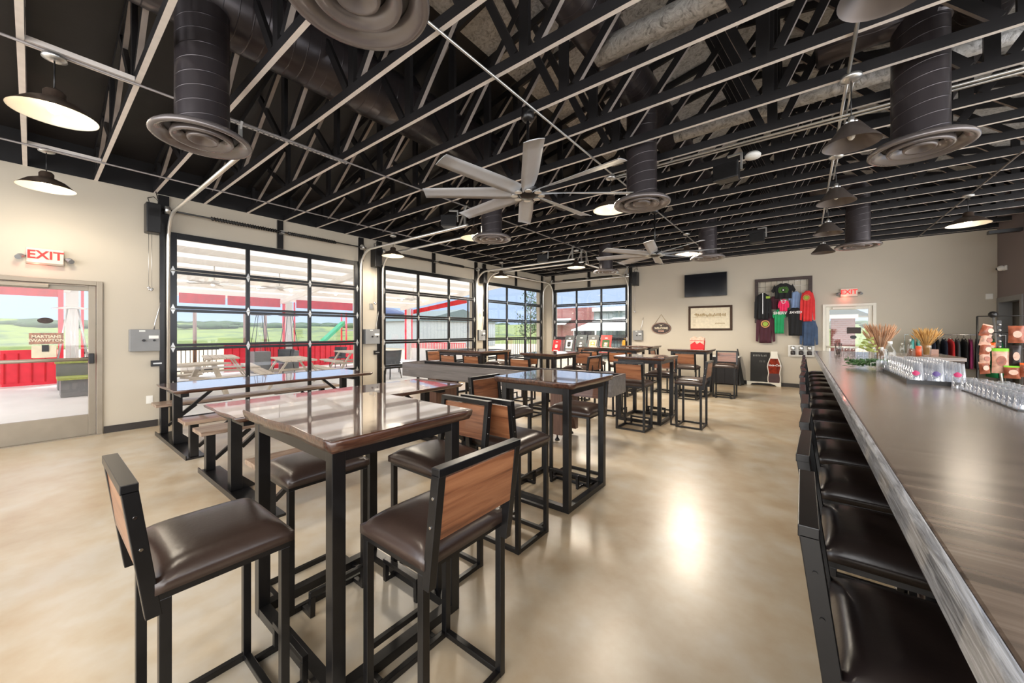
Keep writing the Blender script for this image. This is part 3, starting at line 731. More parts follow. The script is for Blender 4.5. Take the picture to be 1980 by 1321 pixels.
# ------------------------------------------------------------------ bar stools (front faces +y)
def make_stool(name, leather, wood_, back=True):
    t = thing(name, '', 'bar stool'); w = .205; s = .03
    for sx in (-1, 1):
        for y in (-.165, .175):
            MB().box(sx*w-s/2, sx*w+s/2, y-s/2, y+s/2, .0, .645).build('leg', 'steel_black', t, bevel=.002)
    b = MB(); e = .013
    b.box(-w+s/2, w-s/2, -.165-e, -.165+e, 0, .026); b.box(-w+s/2, w-s/2, .175-e, .175+e, 0, .026)
    b.box(-w-e, -w+e, -.15, .16, 0, .026); b.box(w-e, w+e, -.15, .16, 0, .026)
    b.build('floor_rail', 'steel_black', t, bevel=.002)
    f = MB(); f.box(-.155, -.13, .19, .285, 0, .024); f.box(.13, .155, .19, .285, 0, .024)
    f.box(-.155, -.13, .262, .287, .024, .105); f.box(.13, .155, .262, .287, .024, .105); f.box(-.155, .155, .262, .287, .105, .13)
    f.build('footrest', 'steel_black', t, bevel=.002)
    f = MB(); f.box(-w-.015, w+.015, -.18, .19, .645, .668); f.build('seat_frame', 'steel_black', t)
    MB().cushion(-w-.02, w+.02, -.19, .205, .666, .748).build('seat_cushion', leather, t)
    if back:
        for sx in (-1, 1):
            p = MB(); x0, x1 = sx*(w+.0)-.016, sx*(w+.0)+.016
            p.prism([(x0, -.172, .6), (x0, -.21, .6), (x0, -.262, 1.0), (x0, -.224, 1.0)], (x1-x0, 0, 0)); p.build('back_post', 'steel_black', t, bevel=.002)
            for z in (.82, .92): MB().cyl((sx*(w+.015), -.191-(z-.6)*.13, z), (sx*(w+.019), -.191-(z-.6)*.13, z), .005, n=8).build('bolt', 'chrome' if wood_ == 'back_wood' else 'steel_black', t)
        MB().bar((-w-.016, -.244, 1.008), (w+.016, -.244, 1.008), .04, .028).build('back_rail', 'steel_black', t, bevel=.002)
        k = MB(); k.prism([(-w+.016, -.214, .77), (-w+.016, -.232, .77), (-w+.016, -.256, .985), (-w+.016, -.238, .985)], (2*w-.032, 0, 0)); k.build('back_panel', wood_, t, bevel=.002)
    return t
st = make_stool('bar_stool', 'leather', 'back_wood')
st0 = st; st_used = False
def stool(x, y, rz, label, src=None):
    global st_used
    if src is None and not st_used:
        st_used = True; st0.location = (x, y, 0); st0.rotation_euler = (0, 0, R(rz)); st0['label'] = label; return st0
    return dup(src or st0, (x, y, 0), R(rz), label)
N_, E_, S_, W_ = 0, -90, 180, 90      # facing +y, +x, -y, -x
stool(-1.775, .42, N_, 'nearest stool at the lower left, on the camera side of the nearest high table')
stool(-1.19, 1.03, W_, 'stool with bright wood back at the right side of the nearest high table')
stool(-1.80, 1.56, S_, 'stool with wood back behind the nearest high table, facing the camera')
bs = make_stool('backless_stool', 'leather', 'back_wood', back=False)
bs.location = (-2.27, 1.03, 0); bs.rotation_euler = (0, 0, R(-90)); bs['label'] = 'brown cushioned stool at the left of the nearest high table, no back visible'
stool(-1.69, 2.14, N_, 'stool with wood back between the two nearest high tables, facing away')
stool(-2.32, 2.84, E_, 'stool with dark wood back at the left side of the second high table')
stool(-1.80, 3.40, S_, 'stool on the far side of the second high table, seen beneath its top')
# third high table (right of the shuffleboard end)
stool(-2.02, 5.62, N_, 'stool with orange brown back on the near side of the third high table')
stool(-1.36, 6.32, W_, 'stool at the right side of the third high table seen from the side')
stool(-2.05, 7.1, S_, 'stool on the far side of the third high table')
stool(-2.75, 6.35, E_, 'stool at the left side of the third high table')
# fourth (far) high table with red box
stool(-2.0, 8.85, N_, 'orange brown backed stool before the far table that holds the red box')
stool(-2.72, 9.5, E_, 'stool at the left side of the far table holding the red box')
stool(-1.38, 9.6, S_, 'dark backed stool right of the far table holding the red box')
# left rear group
stool(-5.6, 5.35, N_, 'left near side stool at the long table by the second garage door')
stool(-5.05, 5.45, N_, 'right near side stool at the long table by the second garage door')
stool(-6.85, 6.0, E_, 'stool at the left end of the long table by the second garage door')
stool(-5.9, 7.0, S_, 'stool on the far side of the long table by the second garage door')
stool(-4.75, 6.5, W_, 'stool at the right end of the long table by the second garage door')
stool(-3.85, 5.4, N_, 'stool on the near side of the high table behind the shuffleboard middle')
stool(-3.2, 6.2, W_, 'stool at the right side of the high table behind the shuffleboard middle')
stool(-3.8, 7.15, S_, 'stool on the far side of the high table behind the shuffleboard middle')
stool(-4.1, 8.6, N_, 'stool with its back to the camera, left one of the pair before the posters')
stool(-3.3, 8.35, N_, 'stool with its back to the camera, right one of the pair before the posters')
stool(-3.75, 9.95, N_, 'stool before the small high table against the far wall, under the oval sign')
stool(-4.9, 9.9, E_, 'stool left of the small table against the far wall')
# stools along the bar: face +x
dk = make_stool('bar_stool', 'leather_dark', 'dark_wood')
ordn = ['nearest the camera', 'second from the camera', 'third from the camera', 'fourth from the camera', 'fifth from the camera', 'sixth from the camera', 'seventh from the camera', 'eighth from the camera', 'fifth from the far end', 'fourth from the far end', 'third from the far end', 'second from the far end', 'at the far end']
for i in range(13):
    y = 1.315+.618*i; lab = 'dark leather stool in the row along the bar, '+ordn[i]; dx = random.uniform(-.012, .012) if i else 0
    if i == 0: dk.location = (.255, y, 0); dk.rotation_euler = (0, 0, R(-90)); dk['label'] = lab
    else: dup(dk, (.255+dx, y, 0), R(-90+random.uniform(-2.5, 2.5)), lab)
# ------------------------------------------------------------------ high tables
def slab_outline(x0, x1, y0, y1, wob, seed):
    rnd = random.Random(seed); pts = []
    def edge(a, b, nrm, w):
        n = 14; ph = rnd.uniform(0, 6); p2 = rnd.uniform(0, 6)
        for i in range(n):
            u = i/n; o = w*(sin(u*5+ph)*.6+sin(u*13+p2)*.4)*(sin(pi*u)**.5 if u else 0)
            pts.append((a[0]+(b[0]-a[0])*u+nrm[0]*o, a[1]+(b[1]-a[1])*u+nrm[1]*o))
    edge((x0, y0), (x1, y0), (0, -1), wob); edge((x1, y0), (x1, y1), (1, 0), wob*.3)
    edge((x1, y1), (x0, y1), (0, 1), wob); edge((x0, y1), (x0, y0), (-1, 0), wob*.3)
    return pts
def slab_part(t, pts, z0, z1, mats, name='table_top'):
    mb = MB(); n = len(pts); cx = sum(p[0] for p in pts)/n; cy = sum(p[1] for p in pts)/n
    lv = [(z0, .97), (z0+(z1-z0)*.45, .992), (z1-.008, 1.0), (z1, .992)]
    ks = [mb.addv([(cx+(x-cx)*f, cy+(y-cy)*f, z) for x, y in pts]) for z, f in lv]
    for a, b in zip(ks, ks[1:]):
        for i in range(n): mb.face([a+i, a+(i+1)%n, b+(i+1)%n, b+i], 1, True)
    mb.face([ks[-1]+i for i in range(n)], 0); mb.face([ks[0]+i for i in range(n)][::-1], 1)
    return mb.build(name, mats, t)
def high_table(x0, x1, y0, y1, label, lx0=None, seed=1, top=1.06, th=.05, ins=.09):
    cx, cy = (x0+x1)/2, (y0+y1)/2
    t = thing('high_table', label, 'table', (cx, cy, 0))
    a, b = (x1-x0)/2, (y1-y0)/2
    slab_part(t, slab_outline(-a, a, -b, b, .012, seed), top-th, top, ['slab_wood', 'slab_edge'])
    la, lb = a-ins, b-ins*.7; s = .055
    for sx in (-1, 1):
        for sy in (-1, 1):
            MB().box(sx*la-s/2, sx*la+s/2, sy*lb-s/2, sy*lb+s/2, 0, top-th-.001).build('leg', 'steel_black', t, bevel=.003)
    e = s/2-.002
    for z0_, z1_, nm in ((.0, .045, 'base_frame'), (top-th-.055, top-th-.002, 'apron')):
        r = MB()
        for sy in (-1, 1): r.box(-la+s/2, la-s/2, sy*lb-e, sy*lb+e, z0_, z1_)
        for sx in (-1, 1): r.box(sx*la-e, sx*la+e, -lb+s/2-.02, lb-s/2+.02, z0_, z1_)
        r.build(nm, 'steel_black', t)
    return t
high_table(-2.32, -1.375, .68, 1.43, 'nearest high table with glossy live edge wood top, lower left of centre', seed=3)
high_table(-2.24, -1.42, 2.61, 3.40, 'second high table with shiny grey reflecting top, in the centre', seed=5)
high_table(-2.5, -1.68, 5.98, 6.8, 'third high table, between the shuffleboard end and the bar', seed=7)
high_table(-2.5, -1.62, 9.15, 9.95, 'far high table carrying the red box, below the framed picture', seed=8)
high_table(-6.6, -5.2, 5.7, 6.65, 'long high table near the second garage door, beyond the shuffleboard', seed=9)
high_table(-4.3, -3.5, 5.78, 6.7, 'high table behind the middle of the shuffleboard table', seed=11)
high_table(-4.15, -3.25, 10.45, 11.3, 'small high table against the far wall under the oval sign', seed=12)
high_table(-4.6, -3.1, 8.9, 9.6, 'dark low looking high table in front of the posters', seed=13)
# ------------------------------------------------------------------ picnic style tables
def picnic(cx, y0, y1, tw, label, seed):
    t = thing('picnic_table', label, 'table', (cx, y0, 0)); Ln = y1-y0
    slab_part(t, slab_outline(-tw/2, tw/2, 0, Ln, .015, seed), .715, .76, ['slab_wood', 'slab_edge'])
    for sx in (-1, 1):
        c = sx*.79
        MB().box(c-.165, c+.165, .02, Ln-.0, .415, .455).build('bench', 'bench_wood', t, bevel=.004)
    for yy in (.13, Ln-.28):
        f = MB(); f.box(-.86, .86, yy-.08, yy+.1, 0, .02); f.box(-.86, .86, yy-.085, yy-.075, 0, .05); f.build('base_plate', 'steel_black', t)
        f = MB(); s = .045
        f.box(-s, s, yy-s, yy+s, .02, .7); f.build('post', 'steel_black', t, bevel=.003)
        for sx in (-1, 1):
            MB().box(sx*.79-.04, sx*.79+.04, yy-.04, yy+.04, .02, .412).build('bench_post', 'steel_black', t, bevel=.003)
        g = MB()
        g.prism([(-.04, yy+s, .02), (-.04, yy+s+.12, .02), (-.04, yy+s, .14)], (.08, 0, 0)); g.build('gusset', 'steel_black', t)
        MB().box(-tw/2+.1, tw/2-.1, yy-.04, yy+.04, .66, .714).build('crossbar', 'steel_black', t)
        q = 1 if yy < 1 else -1
        for c in (-.79, .79):
            MB().bar((c, yy+q*.04, .12), (c, yy+q*.36, .38), .035, .035).build('brace', 'steel_black', t); MB().bar((c, yy, .4), (c, yy+q*.8, .4), .06, .03).build('bench_rail', 'steel_black', t)
        MB().bar((0, yy+q*.05, .4), (0, yy+q*.38, .69), .035, .035).build('brace', 'steel_black', t)
    return t
picnic(-6.39, 1.03, 3.65, .98, 'long table with attached benches at the nearest garage door', 21)
picnic(-4.12, 1.02, 3.62, .92, 'long live edge table with attached benches just left of the nearest high table', 22)
# ------------------------------------------------------------------ shuffleboard
def shuffle():
    L_, W2 = 3.95, .27
    t = thing('shuffleboard_table', 'long grey brown shuffleboard table across the middle of the room', 'shuffleboard table', (-3.83, 4.53, 0), R(2.5))
    h = L_/2
    c = MB(); z0, z1 = .66, .9
    c.box(-h, h, -W2, -W2+.035, z0, z1); c.box(-h, h, W2-.035, W2, z0, z1); c.box(-h, -h+.035, -W2+.035, W2-.035, z0, z1); c.box(h-.035, h, -W2+.035, W2-.035, z0, z1)
    c.box(-h+.035, h-.035, -W2+.035, W2-.035, z0+.01, z0+.03)
    c.build('cradle', 'shuffle_side', t, bevel=.004)
    r_ = MB()
    for y_ in (-W2, W2-.035): r_.box(-h, h, y_-.004, y_+.039, .9, .906)
    for x_ in (-h, h-.035): r_.box(x_-.004, x_+.039, -W2+.04, W2-.04, .9, .906)
    r_.build('top_rail', 'dark_wood', t)
    MB().box(-h+.036, h-.036, W2-.04, W2-.036, .7, .895).build('back_lining', 'cloth_black', t)
    MB().box(-h+.1, h-.1, -.19, .19, .70, .77).build('playing_field', 'play_wood', t, bevel=.003)
    MB().box(-h+.04, h-.04, -W2+.036, W2-.036, .69, .7).build('gutter_lining', 'cloth_black', t)
    for x in (-1.2, 1.2):
        g = MB()
        out = [(x-.09, -.25, .66), (x-.09, -.25, .08), (x-.09, -.17, .08), (x-.09, -.13, .22), (x-.09, -.04, .3), (x-.09, .04, .3), (x-.09, .13, .22), (x-.09, .17, .08), (x-.09, .25, .08), (x-.09, .25, .66)]
        g.prism(out, (.18, 0, 0)); g.build('pedestal_leg', 'brown_leg', t, bevel=.004)
        q = MB()
        for y in (-.21, .21): q.cyl((x, y, .03), (x, y, .08), .012, n=8); q.cyl((x, y, 0), (x, y, .03), .035, .02, 14)
        q.build('foot', 'steel_black', t)
shuffle()
# ------------------------------------------------------------------ bar counter
t = thing('bar_counter', 'long L shaped bar counter with dark glossy wood top along the right', 'bar counter', (.205, -.6, 0))
YB0, YB1 = -.6, 9.9
k = MB()
k.box(0, .83, 0, YB1-YB0, 1.012, 1.07)
k.box(.83, 1.75, 9.25, YB1-YB0, 1.012, 1.07)
k.build('counter_top', 'bar_wood', t, bevel=.006)
k = MB(); n = 120
k.box(-.022, 0, 0, YB1-YB0, 1.0, 1.072); k.box(-.022, 1.75, YB1-YB0, YB1-YB0+.022, 1.0, 1.072)
k.build('front_edge', 'bar_front', t, bevel=.004)
k = MB(); k.box(.26, .36, .1, YB1-YB0-.25, .08, 1.011); k.box(.36, 1.68, YB1-YB0-.35, YB1-YB0-.25, .08, 1.011); k.box(.83, 1.74, 9.3, 9.34, .08, 1.01); k.box(1.64, 1.74, 9.34, YB1-YB0-.35, .08, 1.01)
k.build('base_panel', 'dark_wood', t)
k = MB(); k.box(.28, .34, .12, YB1-YB0-.27, 0, .08); k.build('toe_kick', 'steel_black', t)
k = MB()
for i in range(8): k.box(.235, .259, .4+1.3*i, .46+1.3*i, .1, 1.0)
k.build('trim_strip', 'steel_black', t)
# ------------------------------------------------------------------ things on the bar
BZ = 1.07
def beer_glass(t, z=0):
    g = MB(); g.lathe([(0, .012), (.026, .012), (.036, .15)], n=18); g.lathe([(.039, .15), (.029, 0), (0, 0)], n=18); return g
# tray with upside down glasses
tray = thing('glass_tray', 'black tray holding rows of upside down beer glasses on the bar', 'tray', (.80, 4.68, BZ))
MB().box(-.17, .17, -.56, .56, 0, .012).box(-.17, -.16, -.56, .56, .012, .03).box(.16, .17, -.56, .56, .012, .03).box(-.16, .16, -.56, -.55, .012, .03).box(-.16, .16, .55, .56, .012, .03).build('tray_body', 'black_plastic', tray)
def upglass(name, lab, h=.15, r0=.028, r1=.039, printm=None):
    t = thing(name, lab, 'glass')
    g = MB(); g.lathe([(r1, 0), (r0, h), (0, h)], n=20); g.lathe([(0, h-.012), (r0-.003, h-.012), (r1-.003, 0)], n=20); g.lathe([(r1-.003, 0), (r1, 0)], n=20)
    g.build('bowl', 'drink_glass', t)
    if printm:
        p = MB(); rr = (r0+r1)/2+.0015; n = 8
        for (a0, a1, z0, z1) in ((-150, -70, .055, .085),):
            lo = p.addv([( (r1+.0012-(r1-r0)*((.07-.02*sin(pi*i/n))/h))*cos(R(a0+(a1-a0)*i/n)), (r1+.0012-(r1-r0)*((.07-.02*sin(pi*i/n))/h))*sin(R(a0+(a1-a0)*i/n)), .07-.02*sin(pi*i/n)) for i in range(n+1)])
            hi = p.addv([( (r1+.0012-(r1-r0)*((.07+.02*sin(pi*i/n))/h))*cos(R(a0+(a1-a0)*i/n)), (r1+.0012-(r1-r0)*((.07+.02*sin(pi*i/n))/h))*sin(R(a0+(a1-a0)*i/n)), .07+.02*sin(pi*i/n)) for i in range(n+1)])
            for i in range(n): p.face([lo+i, lo+i+1, hi+i+1, hi+i])
        p.build('print', printm, t)
    return t
gp = upglass('beer_glass', 'upside down beer glass with pink print in the front row of the black tray', printm='pink_print')
gp2 = upglass('beer_glass', '', printm='purple_print'); gq = upglass('beer_glass', '')
fr = [(-.105, 'left'), (-.0, 'middle'), (.105, 'right')]
k = 0; used = {}
for r_ in range(12):
    for c, (x, w) in enumerate(fr):
        src = gp if (r_ == 0 and c != 1) else (gp2 if r_ == 0 else gq)
        px, py = .80+x+(0.0), 4.18+.09*r_
        if r_ == 0: lab, grp = 'beer glass with %s print, %s one in the front row of the black tray' % ('purple' if c == 1 else 'pink', w), None
        else: lab, grp = 'plain upside down beer glass in the rows behind the printed ones on the black tray', 'plain beer glasses on the black tray'
        if src not in used: used[src] = 1; o = src; o.location = (px, py, BZ+.012); o['label'] = lab
        else: o = dup(src, (px, py, BZ+.012), 0, lab)
        if grp: o['group'] = grp
# small tasting glasses at the right edge
mat_ = MB().box(-.1, .1, -.42, .42, 0, .006).build('bar_mat', 'black_plastic', None, (.95, 3.45, BZ)); tag(mat_, 'black rubber bar mat under the small clear glasses at the right edge', 'mat')
ts = upglass('tasting_glass', 'small clear tasting glass upside down on the bar mat at the right edge', h=.075, r0=.024, r1=.03); ts['group'] = 'tasting glasses on the bar mat'
first = True
for i in range(11):
    for j in range(3):
        p = (.885+.066*j, 3.1+.072*i, BZ+.006)
        if first: ts.location = p; first = False
        else: dup(ts, p)
for i, (dx, dy) in enumerate(((.0, 0), (.07, .01), (.035, .07), (-.03, .06))):
    o = dup(ts, (.90+dx, 3.98+dy, BZ), 0, 'small clear tasting glass standing loose beside the black tray'); o['group'] = 'loose tasting glasses beside the tray'
# grass bouquets
def bouquet(x, y, label, mat, n, h, spread, sec):
    t = thing('dried_grass_vase', label, 'vase', (x, y, BZ)); rnd = random.Random(n)
    g = MB(); g.lathe([(0, .01), (.05, .01), (.06, .17)], n=20); g.lathe([(.063, .17), (.053, 0), (0, 0)], n=20); g.build('glass_vase', 'thin_glass', t)
    s = MB(); hd = MB()
    for i in range(n):
        a = rnd.uniform(0, 2*pi); q = rnd.uniform(.1, 1)**.6*spread; hh = h*rnd.uniform(.75, 1.05)
        b = Vector((.03*cos(a), .03*sin(a), .02)); m_ = Vector((q*.32*cos(a), q*.32*sin(a), hh*.55)); e = Vector((q*cos(a), q*sin(a), hh))
        s.tube([b, m_, e], .0022, 4)
        d = (e-m_).normalized(); s1 = e-d*.02
        ks = []
        hd.cyl(s1, s1+d*.04, .003, .007, 6, False); hd.cyl(s1+d*.04, s1+d*.1, .007, .001, 6, False)
    s.build('stems', mat, t); hd.build('seed_heads', mat, t)
    if sec:
        l = MB()
        for i in range(70):
            a = rnd.uniform(1.5, 4.5); q = rnd.uniform(.06, .17); z = rnd.uniform(.12, .32); c = Vector((q*cos(a), q*sin(a), z)); d = Vector((cos(a), sin(a), rnd.uniform(-.3, .8))).normalized(); o_ = d.orthogonal().normalized()*.016
            l.prism([c, c+d*.03+o_, c+d*.06, c+d*.03-o_], (0, 0, .001))
        l.build('leaves', 'leaf_pale', t)
bouquet(.81, 6.85, 'larger vase of dusty pink dried grasses on the bar', 'wheat', 130, .42, .16, True)
bouquet(1.6, 9.0, 'smaller vase of golden wheat on the far return of the bar', 'wheat_gold', 120, .38, .15, False)
# greens lying on the bar
t = thing('greenery_sprig', 'leafy green branches lying on the bar left of the glasses', 'greenery', (.55, 5.5, BZ)); rnd = random.Random(4)
s = MB(); l = MB()
for b in range(9):
    a = R(rnd.uniform(-25, 35)); L_ = rnd.uniform(.2, .36); y0 = rnd.uniform(-.1, .1)
    p0 = Vector((.14, y0, .02)); p1 = p0+Vector((-L_*cos(a), L_*sin(a), rnd.uniform(-.005, .03)))
    s.tube([p0, (p0+p1)/2+Vector((0, 0, .03)), p1], .003, 5)
    for i in range(34):
        u = i/34; c = p0.lerp(p1, u)+Vector((rnd.uniform(-.02, .02), rnd.uniform(-.03, .03), .02+rnd.uniform(-.01, .05)*(1-u*.6)))
        d = Vector((rnd.uniform(-1, 1), rnd.uniform(-1, 1), rnd.uniform(-.2, .6))).normalized(); o_ = d.orthogonal().normalized()*.012
        l.prism([c, c+d*.022+o_, c+d*.045, c+d*.022-o_], (0, 0, .001))
s.build('twigs', 'leaf', t); l.build('leaves', 'leaf', t)
# spray bottle, jars, cans, box
def bottle(x, y, h, r, label, mat='drink_glass', cap='white_plastic'):
    t = thing('bottle', label, 'bottle', (x, y, BZ)); b = MB()
    b.lathe([(0, 0), (r, 0), (r, h*.6), (r*.9, h*.68), (r*.35, h*.82), (r*.35, h*.9)], n=22); b.build('bottle_body', mat, t)
    MB().cyl((0, 0, h*.9), (0, 0, h), r*.4, n=14).build('cap', cap, t)
bottle(.71, 5.42, .3, .045, 'clear round shouldered bottle standing behind the beer glasses', 'thin_glass')
MB_b = bottle(.64, 5.33, .24, .03, 'narrow clear bottle at the left end of the beer glasses', 'thin_glass')
bottle(1.42, 9.02, .27, .035, 'clear spray bottle left of the wooden box on the far bar return', 'thin_glass')
bottle(1.36, 9.25, .2, .03, 'short clear bottle left of the wooden box on the far bar return', 'thin_glass')
t = thing('caddy_box', 'brown wooden box on the far return of the bar', 'box', (1.62, 9.35, BZ))
MB().box(-.17, .17, -.08, -.07, 0, .1).box(-.17, .17, .07, .08, 0, .1).box(-.17, -.16, -.07, .07, 0, .1).box(.16, .17, -.07, .07, 0, .1).box(-.16, .16, -.07, .07, 0, .01).build('box_body', 'back_wood', t)
t = thing('drink_can', 'tall orange red can in front of the wooden box on the far bar return', 'can', (1.5, 8.92, BZ))
MB().cyl((0, 0, .004), (0, 0, .16), .034, n=20).build('can_body', 'can_orange', t); MB().cyl((0, 0, .16), (0, 0, .168), .034, .028, 20).build('can_lid', 'galv', t)
# clear plastic cups / utensil jar at the far end
def cup(x, y, label, h=.14, r=.04, grp=None):
    t = thing('glass_tumbler', label, 'glass', (x, y, BZ), 0, grp); g = MB(); g.lathe([(0, .006), (r*.75, .006), (r-.002, h)], n=16); g.lathe([(r, h), (r*.8, 0), (0, 0)], n=16); g.build('bowl', 'thin_glass', t)
for i in range(5): cup(.56+.085*i, 8.2+.05*(i % 2), 'clear tumbler standing near the far end of the bar, beside the utensil jar', .14, .04, 'clear tumblers near the far end of the bar')
t = thing('utensil_jar', 'jar of straws and utensils near the far end of the bar', 'jar', (.47, 8.3, BZ))
g = MB(); g.lathe([(0, .005), (.045, .005), (.045, .13)], n=18); g.lathe([(.048, .13), (.048, 0), (0, 0)], n=18); g.build('jar_body', 'thin_glass', t)
u = MB()
for i in range(14):
    a = i*2.4; u.tube([(.02*cos(a), .02*sin(a), .01), (.045*cos(a), .045*sin(a), .19+.01*(i % 4))], .003, 5)
u.build('utensils', 'bag_dark', t)
t = thing('napkin_holder', 'black napkin holder near the far end of the bar', 'napkin holder', (.94, 7.9, BZ))
MB().box(-.07, .07, -.04, .04, 0, .012).box(-.07, .07, -.04, -.034, .012, .13).box(-.07, .07, .034, .04, .012, .13).build('holder', 'black_plastic', t); MB().box(-.062, .062, -.03, .03, .013, .12).build('napkins', 'white_plastic', t)
t = thing('glass_mug', 'clear glass mug beside the green branches on the bar', 'glass', (.62, 5.18, BZ))
g = MB(); g.lathe([(0, .01), (.035, .01), (.037, .11)], n=18); g.lathe([(.04, .11), (.039, 0), (0, 0)], n=18); g.tube([(-.038, 0, .09), (-.075, 0, .085), (-.08, 0, .05), (-.038, 0, .025)], .006, 6); g.build('mug_body', 'drink_glass', t)
# ------------------------------------------------------------------ far wall
t = thing('television', 'black flat television mounted high on the far wall', 'television', (-2.83, YF-.14, 2.5))
MB().box(0, 1.13, 0, .045, 0, .68).build('casing', 'black_plastic', t, bevel=.006); MB().box(.012, 1.118, -.003, 0, .02, .668).build('screen', 'screen_black', t); MB().box(.4, .75, .045, .14, .2, .5).build('wall_mount', 'black_plastic', t)
t = thing('framed_map', 'framed wide parchment with dark frame under the television', 'picture', (-2.74, YF-.04, 1.5))
W_f, H_f = 1.16, .73
f = MB()
for (a, b, c, d) in ((0, W_f, 0, .06), (0, W_f, H_f-.06, H_f), (0, .06, .06, H_f-.06), (W_f-.06, W_f, .06, H_f-.06)): f.box(a, b, 0, .04, c, d)
f.build('frame', 'frame_wood', t, bevel=.008); MB().box(.06, W_f-.06, .02, .03, .06, H_f-.06).build('sheet', 'paper', t)
f = MB(); rnd = random.Random(2)
for i in range(26): x = .2+i*.031; f.box(x, x+.02, .017, .0195, .42+rnd.uniform(-.02, .01), .46+rnd.uniform(0, .05))
f.box(.18, 1.0, .017, .0195, .385, .391)
for i in range(10): f.box(.72+i*.026, .735+i*.026, .017, .0195, .19, .21+rnd.uniform(0, .02))
for i in range(7): f.box(.12, .2, .017, .0195, .14+i*.04, .146+i*.04)
for i in range(9): f.prism([(.15+.03*i, .0195, .47), (.165+.03*i, .0195, .5+.03*sin(i)), (.18+.03*i, .0195, .47)], (0, -.002, 0))
f.build('ink_drawing', 'gold_ink', t)
t = thing('oval_sign', 'dark oval wooden sign hung on a cord on the far wall', 'sign', (-3.545, YF-.03, 1.57))
MB().prism([(.3*cos(2*pi*i/32), 0, .185*sin(2*pi*i/32)) for i in range(32)], (0, .02, 0)).build('board', 'dark_wood', t)
f = MB(); f.tube([(.285*cos(2*pi*i/32), -.003, .172*sin(2*pi*i/32)) for i in range(33)], .005, 5); f.build('rim', 'bag_pink', t)
MB().tube([(-.2, 0, .14), (0, .02, .44), (.2, 0, .14)], .006, 6).build('cord', 'gold_ink', t)
text_mesh('WELCOME', .085, 'lettering', 'paper', t, FAR(0, .0, -.004)); text_mesh('HOME', .06, 'lettering', 'bag_pink', t, FAR(0, -.09, -.004)); text_mesh('* & *', .07, 'lettering', 'paper', t, FAR(0, .09, -.004))
# shirt rack
t = thing('wall_grid_display', 'dark wooden frame with wire grid on the far wall, carrying shirts', 'display frame', (-1.04, YF-.05, 1.3))
f = MB(); WW, HH = 1.24, 1.6
f.box(0, WW, 0, .05, HH-.08, HH); f.box(0, .08, 0, .05, .4, HH-.08); f.box(WW-.08, WW, 0, .05, .4, HH-.08); f.build('frame', 'dark_wood', t, bevel=.004)
f = MB()
for i in range(9): f.cyl((.12+.125*i, .02, .42), (.12+.125*i, .02, HH-.08), .003, n=5)
for i in range(9): f.cyl((.08, .02, .46+.13*i), (WW-.08, .02, .46+.13*i), .003, n=5)
f.build('wire_grid', 'chrome', t)
def shirt(x, z, w, h, mat, label, sl=.3, long=False, y=YF-.1, name='t_shirt', hood=False):
    # hanging shirt with thickness and soft folds; (x, z) is the collar centre
    t = thing(name, label, 'shirt', (x, y, z)); a = w*(.33 if long else .36); so = w*(.42 if long else .28)
    if long: slv = [(a, -.05), (a+so*.35, -h*.35), (a+so*.4, -h*.95), (a+so*.1, -h*.97), (a-.03, -h*.3)]
    else: slv = [(a, -.04), (a+so*.5, -.16-so*.3), (a+so*.25, -.24-so*.2), (a-.02, -.2)]
    right = [(.07, .0)]+slv+[(a-.02, -h)]
    out = right+[(-x_, z_) for x_, z_ in right[::-1]]
    # triangulated body grid with folds + sleeves as prisms
    mb = MB(); nx, nz = 14, 10; g = {}; gb = {}
    for i in range(nx+1):
        for j in range(nz+1):
            u = i/nx*2-1; v = j/nz; xx = u*(a-.01*v); zz = -v*h+(-.05*abs(u)**1.5 if j == 0 else 0)+(-.05*abs(u)**1.5)*(1-v)
            if j == 0 and abs(u) < .3: zz -= .03*(1-abs(u)/.3)
            yy = -.018-.014*sin(u*9+v*2+x*7)*min(1, v*1.6)-.012*(1-u*u)
            g[i,j] = mb.addv([(xx, yy, zz)]); gb[i,j] = mb.addv([(xx, .012, zz)])
    for i in range(nx):
        for j in range(nz):
            mb.face([g[i,j], g[i,j+1], g[i+1,j+1], g[i+1,j]], 0, True); mb.face([gb[i,j], gb[i+1,j], gb[i+1,j+1], gb[i,j+1]], 0, True)
    for i in range(nx): mb.face([g[i,0], g[i+1,0], gb[i+1,0], gb[i,0]]); mb.face([g[i,nz], gb[i,nz], gb[i+1,nz], g[i+1,nz]])
    for j in range(nz): mb.face([g[0,j], gb[0,j], gb[0,j+1], g[0,j+1]]); mb.face([g[nx,j], g[nx,j+1], gb[nx,j+1], gb[nx,j]])
    for s_ in (-1, 1):
        mb.prism([(s_*px, -.015, pz) for px, pz in slv], (0, .025, 0))
    mb.build('cloth', mat, t)
    if hood: hb = MB(); hb.ball((0, -.0, .03), .1, 8, sc=(1, .45, .8)); hb.build('hood', mat, t)
    return t
def ring(t, x, z, r0, r1, mat, y=-.05, name='print', arc=(0, 360)):
    mb = MB(); n = 24; a = [R(arc[0]+(arc[1]-arc[0])*i/n) for i in range(n+1)]
    k0 = mb.addv([(x+r0*cos(q), y, z+r0*sin(q)) for q in a]); k1 = mb.addv([(x+r1*cos(q), y, z+r1*sin(q)) for q in a])
    for i in range(n): mb.face([k0+i, k0+i+1, k1+i+1, k1+i])
    mb.build(name, mat, t)
def px2(x, y): # point on the display plane
    l = (x-990)/722.6; c, s_ = .78939, .61389; tt = (YF-.12)/(c+l*s_); return ((-s_+l*c)*tt, 1.47+(641.05-y)/722.6*tt)
def sh(px, py, w, h, mat, label, d=.1, **k):
    x, z = px2(px, py); return shirt(x, z, w, h, mat, label, y=YF-d, **k)
s1 = sh(1480, 603, .44, .84, 'cloth_maroon', 'maroon long sleeved shirt with green round print, lower left of the wall display', .09, long=True, name='long_sleeve_shirt')
